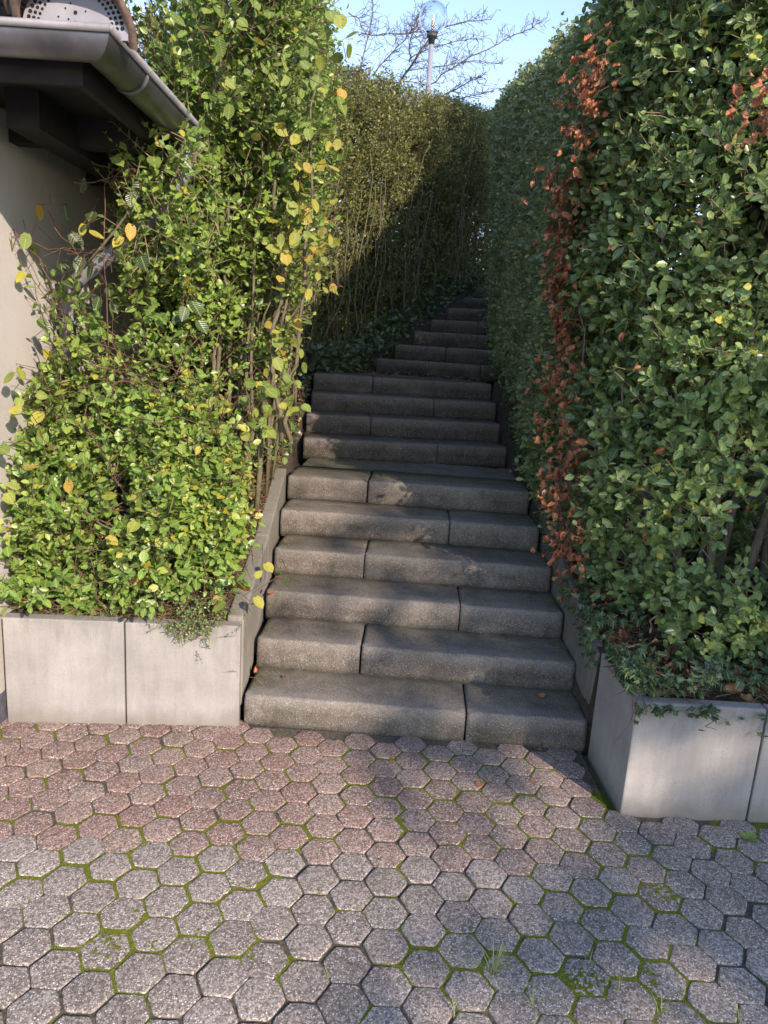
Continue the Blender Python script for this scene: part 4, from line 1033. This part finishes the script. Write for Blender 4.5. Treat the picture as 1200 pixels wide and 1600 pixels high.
# ivy over the right planter and beside the steps
def ivy():
    r = rg(909)
    root = empty('ivy', (1.2, 2.6, .47), 'dark ivy creeping over the rim of the right planter', 'ivy')
    n = 1500; L, S = Leaves(), Sticks()
    x = r.uniform(.93, 1.9, n); y = 2.50 + r.exponential(.10, n); 
    side = r.random(n) < .42
    x = np.where(side, .93 + r.exponential(.06, n), x); y = np.where(side, r.uniform(2.5, 3.25, n), y)
    z = np.interp(y, [2.5, 2.95, 3.3], [.475, .475, .50]) + r.uniform(0, .07, n) + .05 * vnoise(np.stack([x, y, x * 0], 1), 7, 141)
    hang = (r.random(n) < .14) & ~side; z = np.where(hang, .47 - r.exponential(.022, n), z); y = np.where(hang, 2.455 - r.uniform(0, .01, n), y)
    P = np.stack([x, y, z], 1); keep = vnoise(P, 6, 142) > .30; P = P[keep]; n = len(P)
    D = NA([-.2, -.6, -.15]) + r.normal(0, .5, (n, 3)); N = NA([-.15, -.4, .9]) + r.normal(0, .3, (n, 3))
    L.add(T_IVY, P, D, N, r.uniform(.025, .05, n), r.beta(2, 2.5, n))
    m_ = 620; y = r.uniform(2.95, 4.5, m_); P2 = np.stack([.935 + r.uniform(-.012, .09, m_), y, bed_level(y) + r.uniform(-.05, .09, m_)], 1); P2[:, 2] -= np.where(P2[:, 0] < .945, r.uniform(0, .10, m_), 0); P2 = P2[vnoise(P2, 6, 143) > .42]; m_ = len(P2)
    L.add(T_IVY, P2, NA([-.5, -.5, -.2]) + r.normal(0, .5, (m_, 3)), NA([-.6, -.3, .7]) + r.normal(0, .3, (m_, 3)), r.uniform(.025, .048, m_), r.beta(2, 2.5, m_)); L.build('foliage', M['ivy'], root)
    for k in range(40):
        i = r.integers(0, n); a = P[i] - NA([0, 0, .02]); pts = [a]
        for j in range(4): pts.append(pts[-1] + NA([r.normal(0, .03), -.02, r.normal(0, .01)]))
        S.poly(pts, .002, .001)
    for p in (((1000, 1080), (985, 1130), (960, 1160)), ((990, 1085), (988, 1110), (1002, 1125)), ((1040, 1080), (1020, 1095), (1005, 1110))):
        S.poly([at_y(a, b, 2.44) for a, b in p], .002, .0012)
    S.build('trailing_stems', M['bark_red'], root)
ivy()

# leaf litter in both beds
def litter():
    r = rg(111); L = Leaves()
    def bed(x0, x1, y0, y1, n, tm, s0, s1, up=.012):
        x = r.uniform(x0, x1, n); y = r.uniform(y0, y1, n); z = bed_level(y) + .022 + r.uniform(0, up, n)
        D = np.stack([r.normal(0, 1, n), r.normal(0, 1, n), r.normal(0, .15, n)], 1); N = NA([0, 0, 1.]) + r.normal(0, .3, (n, 3))
        L.add(tm, np.stack([x, y, z], 1), D, N, r.uniform(s0, s1, n), r.beta(2, 2, n))
    bed(-1.54, -.665, 2.92, 3.5, 2600, T_NEEDLE, .05, .12, .03); bed(-.95, -.665, 2.95, 4.6, 1500, T_NEEDLE, .05, .12, .03); bed(-1.5, -.68, 3.0, 4.6, 260, T_DEAD, .03, .06, .03)
    bed(.99, 2.6, 2.54, 4.2, 2600, T_NEEDLE, .05, .11, .03); bed(1.0, 2.6, 2.56, 4.2, 800, T_DEAD, .045, .085, .05); bed(1.01, 1.3, 3.2, 5.2, 300, T_DEAD, .03, .06, .03); bed(1.01, 1.25, 2.95, 4.6, 900, T_NEEDLE, .05, .1, .03)
    bed(-.95, -.67, 4.5, 6.6, 300, T_DEAD, .03, .06, .04); bed(-.95, -.67, 4.5, 6.6, 700, T_NEEDLE, .05, .1, .03)
    n = 60; x = r.uniform(-.5, .85, n); y = r.uniform(6.62, 6.95, n); D = r.normal(0, 1, (n, 3)) * NA([1, 1, .1]); L.add(T_DEAD, np.stack([x, y, x * 0 + 10 * RISE + .012], 1), D, NA([0, 0, 1.]) + r.normal(0, .3, (n, 3)), r.uniform(.03, .05, n), r.beta(2, 2, n))
    for i in range(1, 11):
        (x0, y0), yw = ((FL1[i - 1]), YAW1) if i <= 6 else ((FL2[i - 7]), YAW2)
        n = 26; e = r.exponential(.05, n) + .01; rt = r.random(n) < .6; a_ = np.where(rt, SW - e, e); b_ = r.uniform(.06, .30, n); c, s_ = math.cos(yw), math.sin(yw)
        P = np.stack([x0 + c * a_ - s_ * b_, y0 + s_ * a_ + c * b_, np.full(n, i * RISE + .006)], 1); D = r.normal(0, 1, (n, 3)) * NA([1, 1, .05])
        L.add(T_NEEDLE, P, D, NA([0, 0, 1.]) + r.normal(0, .1, (n, 3)), r.uniform(.03, .09, n), r.beta(2, 2, n)); k = r.random(n) < .22; L.add(T_HAZEL, P[k], D[k], NA([0, 0, 1.]) + r.normal(0, .15, (k.sum(), 3)), r.uniform(.012, .03, k.sum()), r.beta(2, 2, k.sum()), .8)
    o = L.build('leaf_litter', M['litter']); tag(o, 'brown needles and bits of dead leaf lying on the beds and in the corners of the steps', 'leaf litter', kind='stuff')
litter()

# underplanting in the shade at the foot of the hedges
def groundcover(name, label, box, n, seed, size=.045, mat='ivy', hgt=.18):
    r = rg(seed); L = Leaves(); x0, x1, y0, y1 = box
    x = r.uniform(x0, x1, n); y = r.uniform(y0, y1, n); z = bed_level(y) + r.uniform(0, hgt, n) * vnoise(np.stack([x, y, x * 0], 1), 5, seed)
    D = NA([.3, -.5, .1]) + r.normal(0, .6, (n, 3)); N = NA([.1, -.3, .9]) + r.normal(0, .4, (n, 3))
    L.add(T_IVY, np.stack([x, y, z], 1), D, N, size * r.uniform(.6, 1.2, n), r.beta(2, 2.4, n))
    root = empty(name, ((x0 + x1) / 2, y0, bed_level(y0)), label, 'ivy'); L.build('foliage', M[mat], root)
    S = Sticks()
    for k in range(25):
        a = NA([r.uniform(x0, x1), r.uniform(y0, y1), 0]); a[2] = bed_level(a[1]) + .02; pts = [a]
        for j in range(4): pts.append(pts[-1] + r.normal(0, .05, 3) * NA([1, 1, .5]))
        S.poly(pts, .0025, .001)
    S.build('trailing_stems', M['bark_red'], root)
groundcover('ivy', 'low dark ivy at the foot of the olive hedge, left of the dark steps', (-.98, -.66, 4.75, 6.9), 700, 51)
groundcover('ivy', 'low dark ivy at the foot of the grey green right hedge', (.89, 1.15, 4.4, 7.6), 1300, 52)

def bend_cover():
    r = rg(53); L = Leaves(); n = 4600; y = r.uniform(6.2, 10.2, n); x0 = np.interp(y, [6.2, 7.0, 7.36, 7.9, 9.2, 10.2], [-.7, -.30, -.05, .12, .80, 1.5]); x = x0 + .05 - r.beta(1, 1.6, n) * .55
    z = bed_level(y) + r.uniform(-.12, .22, n); D = NA([.4, -.5, .1]) + r.normal(0, .6, (n, 3)); N = NA([.2, -.5, .8]) + r.normal(0, .4, (n, 3))
    L.add(T_IVY, np.stack([x, y, z], 1), D, N, .05 * r.uniform(.6, 1.3, n), r.beta(2, 2.4, n))
    root = empty('ivy', (0, 8, bed_level(8.0)), 'dark ivy along the left ends of the bending upper flight', 'ivy'); L.build('foliage', M['ivy'], root)
bend_cover()

# small creeping plant hanging over the left planter
def thyme():
    r = rg(61); n = 260; root = empty('trailing_plant', (-.72, 2.93, .47), 'small leaved trailing plant hanging over the right end of the left planter', 'plant')
    x = r.normal(-.76, .07, n); t = r.random(n); y = np.where(t < .6, 2.93 + r.uniform(0, .1, n), 2.915 - .0 * n); z = np.where(t < .6, .49 + r.uniform(0, .09, n), .48 - r.exponential(.025, n))
    y = np.where(t < .6, y, 2.845 + (x + 1.548) * .0927 - .014); P = np.stack([x, y, z], 1); L, S = Leaves(), Sticks()
    D = NA([0, -.6, -.1]) + r.normal(0, .5, (n, 3)); shoots(r, P, D, .05, 3, .013, L, S, tmpl=T_SMALL, rad=.001); L.build('foliage', M['privet_dark'], root); S.build('twigs', M['bark_red'], root)
thyme()

# ------------------------------------------------------------------ grass tufts in the joints, a weed, fallen leaves
for k, (px, py, n, hh, lab) in enumerate(((771, 1519, 34, .085, 'largest tuft of pale grass, in a joint of the grey paving right of the middle'), (923, 1507, 12, .05, 'small grass tuft in the paving right of the largest tuft'), (965, 1546, 12, .05, 'small spread grass tuft near the bottom of the paving, below the others to its left'),
        (1090, 1484, 7, .05, 'thin upright grass blades in a mossy joint below the right planter'), (833, 1573, 12, .06, 'grass tuft at the bottom edge just right of the largest tuft'), (712, 1586, 12, .06, 'grass tuft at the bottom edge just left of the largest tuft'), (1029, 1582, 10, .06, 'upright grass blades at the bottom edge, right of the middle'), (1154, 1590, 9, .06, 'grass blades in the bottom right corner of the paving'), (593, 1322, 10, .035, 'tiny grass tuft where the red paving meets the grey'), (513, 1525, 10, .04, 'tiny grass tuft in a mossy joint left of the largest tuft'), (668, 1178, 8, .03, 'tiny dry tuft on the red paving in front of the lowest step'))):
    r = rg(900 + k); p = at_z(px, py, 0); L = Leaves(); a = r.uniform(0, 6.283, n); tl = r.uniform(.3, 1.1, n)
    D = np.stack([np.cos(a) * tl, np.sin(a) * tl, np.ones(n) * .8], 1); N = np.stack([-np.cos(a), -np.sin(a), tl], 1)
    L.add(T_BLADE, p + np.stack([r.normal(0, .006, n), r.normal(0, .006, n), np.full(n, -.008)], 1), D, N, hh * r.uniform(.5, 1.2, n), r.random(n), .55)
    tag(L.build('grass_tuft', M['grass']), lab, 'grass tuft', 'grass tufts in the paving joints')
r = rg(77); p = at_z(1169, 1311, 0); L = Leaves(); a = np.linspace(0, 6.283, 8)[:-1] + r.normal(0, .2, 7)
L.add(T_LEAF, np.tile(p, (7, 1)), np.stack([np.cos(a), np.sin(a), np.full(7, .5)], 1), np.stack([-np.cos(a) * .4, -np.sin(a) * .4, np.ones(7)], 1), .035, .6, 1.2)
tag(L.build('weed', M['privet_sun']), 'small bright green weed in the paving in front of the right planter', 'weed')
for k, (px, py, z, s, c, lab) in enumerate(((750, 1221, .004, .042, .75, 'larger orange leaf lying on the red paving in front of the steps'), (830, 1216, .004, .03, .8, 'small orange leaf on the red paving near the right planter'), (845, 1083, RISE + .004, .05, .85, 'orange brown leaf at the back of the lowest step, right side'), (399, 1050, RISE + .015, .055, .35, 'curled rust brown leaf standing against the left end of the second step'), (615, 1190, .004, .022, .5, 'small brown leaf on the red paving, left of the larger orange leaf'),
        (868, 1011, 2 * RISE + .004, .022, .5, 'tiny brown leaf near the right end of the second step'), (804, 738, 6 * RISE + .008, .075, 1.0, 'pale crumpled leaf at the right end of the mossy landing'), (723, 590, 10 * RISE + .02, .05, .7, 'orange leaf on top of the uppermost of the four dark steps'), (418, 926, 3 * RISE + .01, .04, .5, 'red brown leaf at the left end of the third step'), (847, 1172, .004, .02, .6, 'small brown leaf at the foot of the lowest step, right side'), (515, 578, 10 * RISE + .02, .05, .6, 'brown leaf at the left end of the uppermost dark step'))):
    r = rg(300 + k); p = at_z(px, py, z); L = Leaves(); up = k == 3
    D = NA([[r.normal(0, 1), r.normal(0, 1), .1]]) if not up else NA([[.1, .1, 1.]]); N = NA([[r.normal(0, .15), -.2, 1.]]) if not up else NA([[.2, -1., .1]])
    L.add(T_DEAD if up or k == 6 else T_HAZEL, [p], D, N, s, c, .8)
    tag(L.build('fallen_leaf', M['dead']), lab, 'fallen leaf', 'fallen leaves on the paving and steps')

# ------------------------------------------------------------------ lamp and trees beyond the hedge
def lamp():
    g = at_y(678, 27, 12.9); b = at_y(668, 145, 12.9)
    x, y, zc = (g[0] + b[0]) / 2, 12.9, g[2]
    root = empty('street_lamp', (x, y, bed_level(y)), 'street lamp with clear glass globe on a grey post beyond the hedge', 'lamp')
    rr = .222; m = MB(); m.tube([(x, y, bed_level(y) - .1), (x, y, zc - rr - .14)], [.048, .038], 14); m.build('post', simple('lamp post grey', (.22, .23, .27), .5, 0, .08, 8), root, True)
    m = MB(); m.tube([(x, y, zc - rr - .16), (x, y, zc - rr - .07), (x, y, zc - rr - .06), (x, y, zc - rr - .03), (x, y, zc - rr - .028), (x, y, zc - rr + .012)], [.048, .050, .085, .088, .072, .07], 18); m.build('collar', simple('dark lamp collar', (.035, .045, .045), .5), root, True)
    g_, n, l, p = new_mat('clear globe'); p.inputs['Base Color'].default_value = (.93, .95, .98, 1); p.inputs['Roughness'].default_value = .02; p.inputs['Transmission Weight'].default_value = 1; p.inputs['IOR'].default_value = 1.35
    m = MB(); n_, k_ = 24, 16; v = []; f = []
    for q in range(k_ + 1):
        a = -math.pi / 2 + .30 + (math.pi - .30) * q / k_
        for w in range(n_): v.append((x + rr * math.cos(a) * math.cos(2 * math.pi * w / n_), y + rr * math.cos(a) * math.sin(2 * math.pi * w / n_), zc + rr * math.sin(a)))
    for q in range(k_):
        for w in range(n_): f.append((q * n_ + w, q * n_ + (w + 1) % n_, (q + 1) * n_ + (w + 1) % n_, (q + 1) * n_ + w))
    m.add(v, f); o = m.build('globe', g_, root, True)
    so = o.modifiers.new('shell', 'SOLIDIFY'); so.thickness = .007
    m = MB(); m.tube([(x, y, zc - rr), (x, y, zc - .12), (x, y, zc - .115), (x, y, zc - .04), (x, y, zc + .0), (x, y, zc + .03)], [.02, .02, .028, .024, .018, .010], 12); m.build('bulb', simple('cream lamp bulb', (.72, .66, .55), .5, 0, .1), root, True)
lamp()
def bare_tree():
    r = rg(1212); d0 = 13.6
    base = at_y(612, 190, d0); root = empty('bare_tree', (base[0], d0, bed_level(d0)), 'leafless tree spreading thin branches behind the street lamp', 'tree')
    fork = at_y(617, 142, d0)
    m = MB(); m.tube([(base[0] + .05, d0, bed_level(d0) - .1), (base[0] + .02, d0, 3.9), tuple(fork)], [.08, .06, .03], 9); m.build('trunk', M['bark_grey'], root, True)
    br = [((617, 142), (640, 105), (660, 75), (672, 62), (692, 45), (728, 34), (766, 30)), ((560, 145), (562, 124), (574, 66), (584, 0), (590, -40)), ((585, 115), (602, 95), (632, 62), (650, 40), (660, 12)), ((665, 142), (690, 118), (715, 100), (780, 67), (820, 48), (846, 35)), ((635, 110), (670, 106), (715, 98), (750, 96), (786, 100)), ((560, 55), (590, 53), (630, 51), (664, 47)), ((640, 92), (665, 78), (710, 64), (748, 61)), ((690, 152), (712, 140), (735, 126), (746, 123)), ((639, 97), (641, 70), (648, 40), (656, 18)), ((630, 128), (655, 128), (668, 135)), ((700, 155), (740, 150), (770, 142)), ((545, 20), (562, 30), (574, 60))]
    S = Sticks()
    for k, b in enumerate(br):
        off = r.normal(0, .35) if k not in (0,) else 0
        pts = [at_y(px, py, d0 + off * i / 3 + .05) for i, (px, py) in enumerate(b)]; fine = [pts[0]]
        for a, c in zip(pts[:-1], pts[1:]):
            for t in (.33, .67, 1): fine.append(a + (c - a) * t + r.normal(0, .012, 3))
        r0 = .022 if k == 0 else .013 if k in (1, 2, 3) else .010
        m = MB(); m.tube(fine, list(np.linspace(r0, .005, len(fine))), 7)
        if k: pass
        m.build('branch', M['bark_grey'], root, True)
        for i in range(2, len(fine)):
            for q in range(4):
                t = r.random(); a = fine[i - 1] + (fine[i] - fine[i - 1]) * t; g = unit((fine[i] - fine[i - 1])[None])[0]
                d = g * .5 + NA([r.normal(0, .7), r.normal(0, .5), r.uniform(-.3, 1.0)]); d /= np.linalg.norm(d); ln = r.uniform(.10, .45) * (1.2 if i < len(fine) * .6 else .7); p = [a]
                for j in range(4):
                    d = d + r.normal(0, .32, 3); d /= np.linalg.norm(d); p.append(p[-1] + d * ln / 4)
                    if r.random() < .6:
                        e = d + r.normal(0, .8, 3); e /= np.linalg.norm(e); S.poly([p[-1], p[-1] + e * r.uniform(.04, .12)], .005, .003)
                S.poly(p, .0048, .0024)
    S.build('twigs', M['bark_grey'], root)
bare_tree()
def far_shrub():
    r = rg(1313); root = empty('garden_tree', (-2.1, 7.4, 1.9), 'pale leaved tree top showing between the roof and the left hedge', 'tree')
    c = NA([-2.12, 7.2, 3.55]); n = 2600; q = unit(r.normal(0, 1, (n, 3))) * (r.random((n, 1)) ** .45) * NA([.42, .45, .95]); P = c + q
    ok = vnoise(P, 3.5, 151) > .38; P = P[ok]; q = q[ok]; L, S = Leaves(), Sticks(); D = q + NA([0, 0, .6]) + r.normal(0, .4, q.shape)
    shoots(r, P, D, .14, 3, .035, L, S, tmpl=T_SMALL, rad=.002); L.build('foliage', M['privet_far'], root); S.build('twigs', M['bark'], root)
    m = MB(); m.tube([(-2.0, 7.4, 1.7), (-2.0, 7.3, 2.8), (-1.95, 7.2, 4.2)], [.05, .04, .015], 8); m.build('trunk', M['bark'], root, True)
    for k in range(7):
        z = r.uniform(2.7, 3.9); stem('branch', (-1.97, 7.25, z), (-1.95 + r.normal(0, .5), 7.2 + r.normal(0, .4), z + r.uniform(.4, .9)), .016, .005, M['bark'], root, r, .04, 6, 6)
far_shrub()
def shadecaster():
    """unseen conifer added behind the viewer, shaped and thinned to shade the steps"""
    r = rg(1414); bx, by, top = 12.0, -8.0, 15.5
    root = empty('shade_caster_tree', (bx, by, 0), 'unseen spruce standing behind the viewer, shading the steps', 'tree')
    m = MB(); m.tube([(bx, by, -.1), (bx, by, 7), (bx, by, top)], [.26, .16, .02], 10); m.build('trunk', M['bark'], root, True)
    L, S = Leaves(), Sticks(); P = []; D = []
    z = 4.2
    while z < top - .2:
        rad = (top - z) * .66; nb = 14
        a0 = r.uniform(0, 6.28)
        for k in range(nb):
            a = a0 + k * 6.283 / nb + r.normal(0, .15); l = rad * r.uniform(.82, 1.05); d = NA([math.cos(a), math.sin(a), -.22])
            S.poly([NA([bx, by, z]), NA([bx, by, z]) + d * l * .6, NA([bx, by, z]) + d * l + NA([0, 0, .1 * l * .3])], .03, .008)
            ns = int(l / .075)
            for q in range(ns):
                t = (q + r.random()) / ns; p = NA([bx, by, z]) + d * l * t
                for sg in (-1, 1):
                    if r.random() < np.interp(z, [8.2, 10.0], [0, .5]): continue
                    P.append(p + r.normal(0, .05, 3)); D.append(NA([-math.sin(a) * sg, math.cos(a) * sg, -.25]) + d * .7 + r.normal(0, .2, 3))
        z += .36
    P, D = NA(P), NA(D); n = len(P)
    L.add(T_SMALL, P, D, NA([0, 0, 1.]) + r.normal(0, .55, (n, 3)), r.uniform(.17, .30, n), r.random(n), 1.1)
    L.build('foliage', M['conifer'], root); S.build('branches', M['bark'], root)
shadecaster()
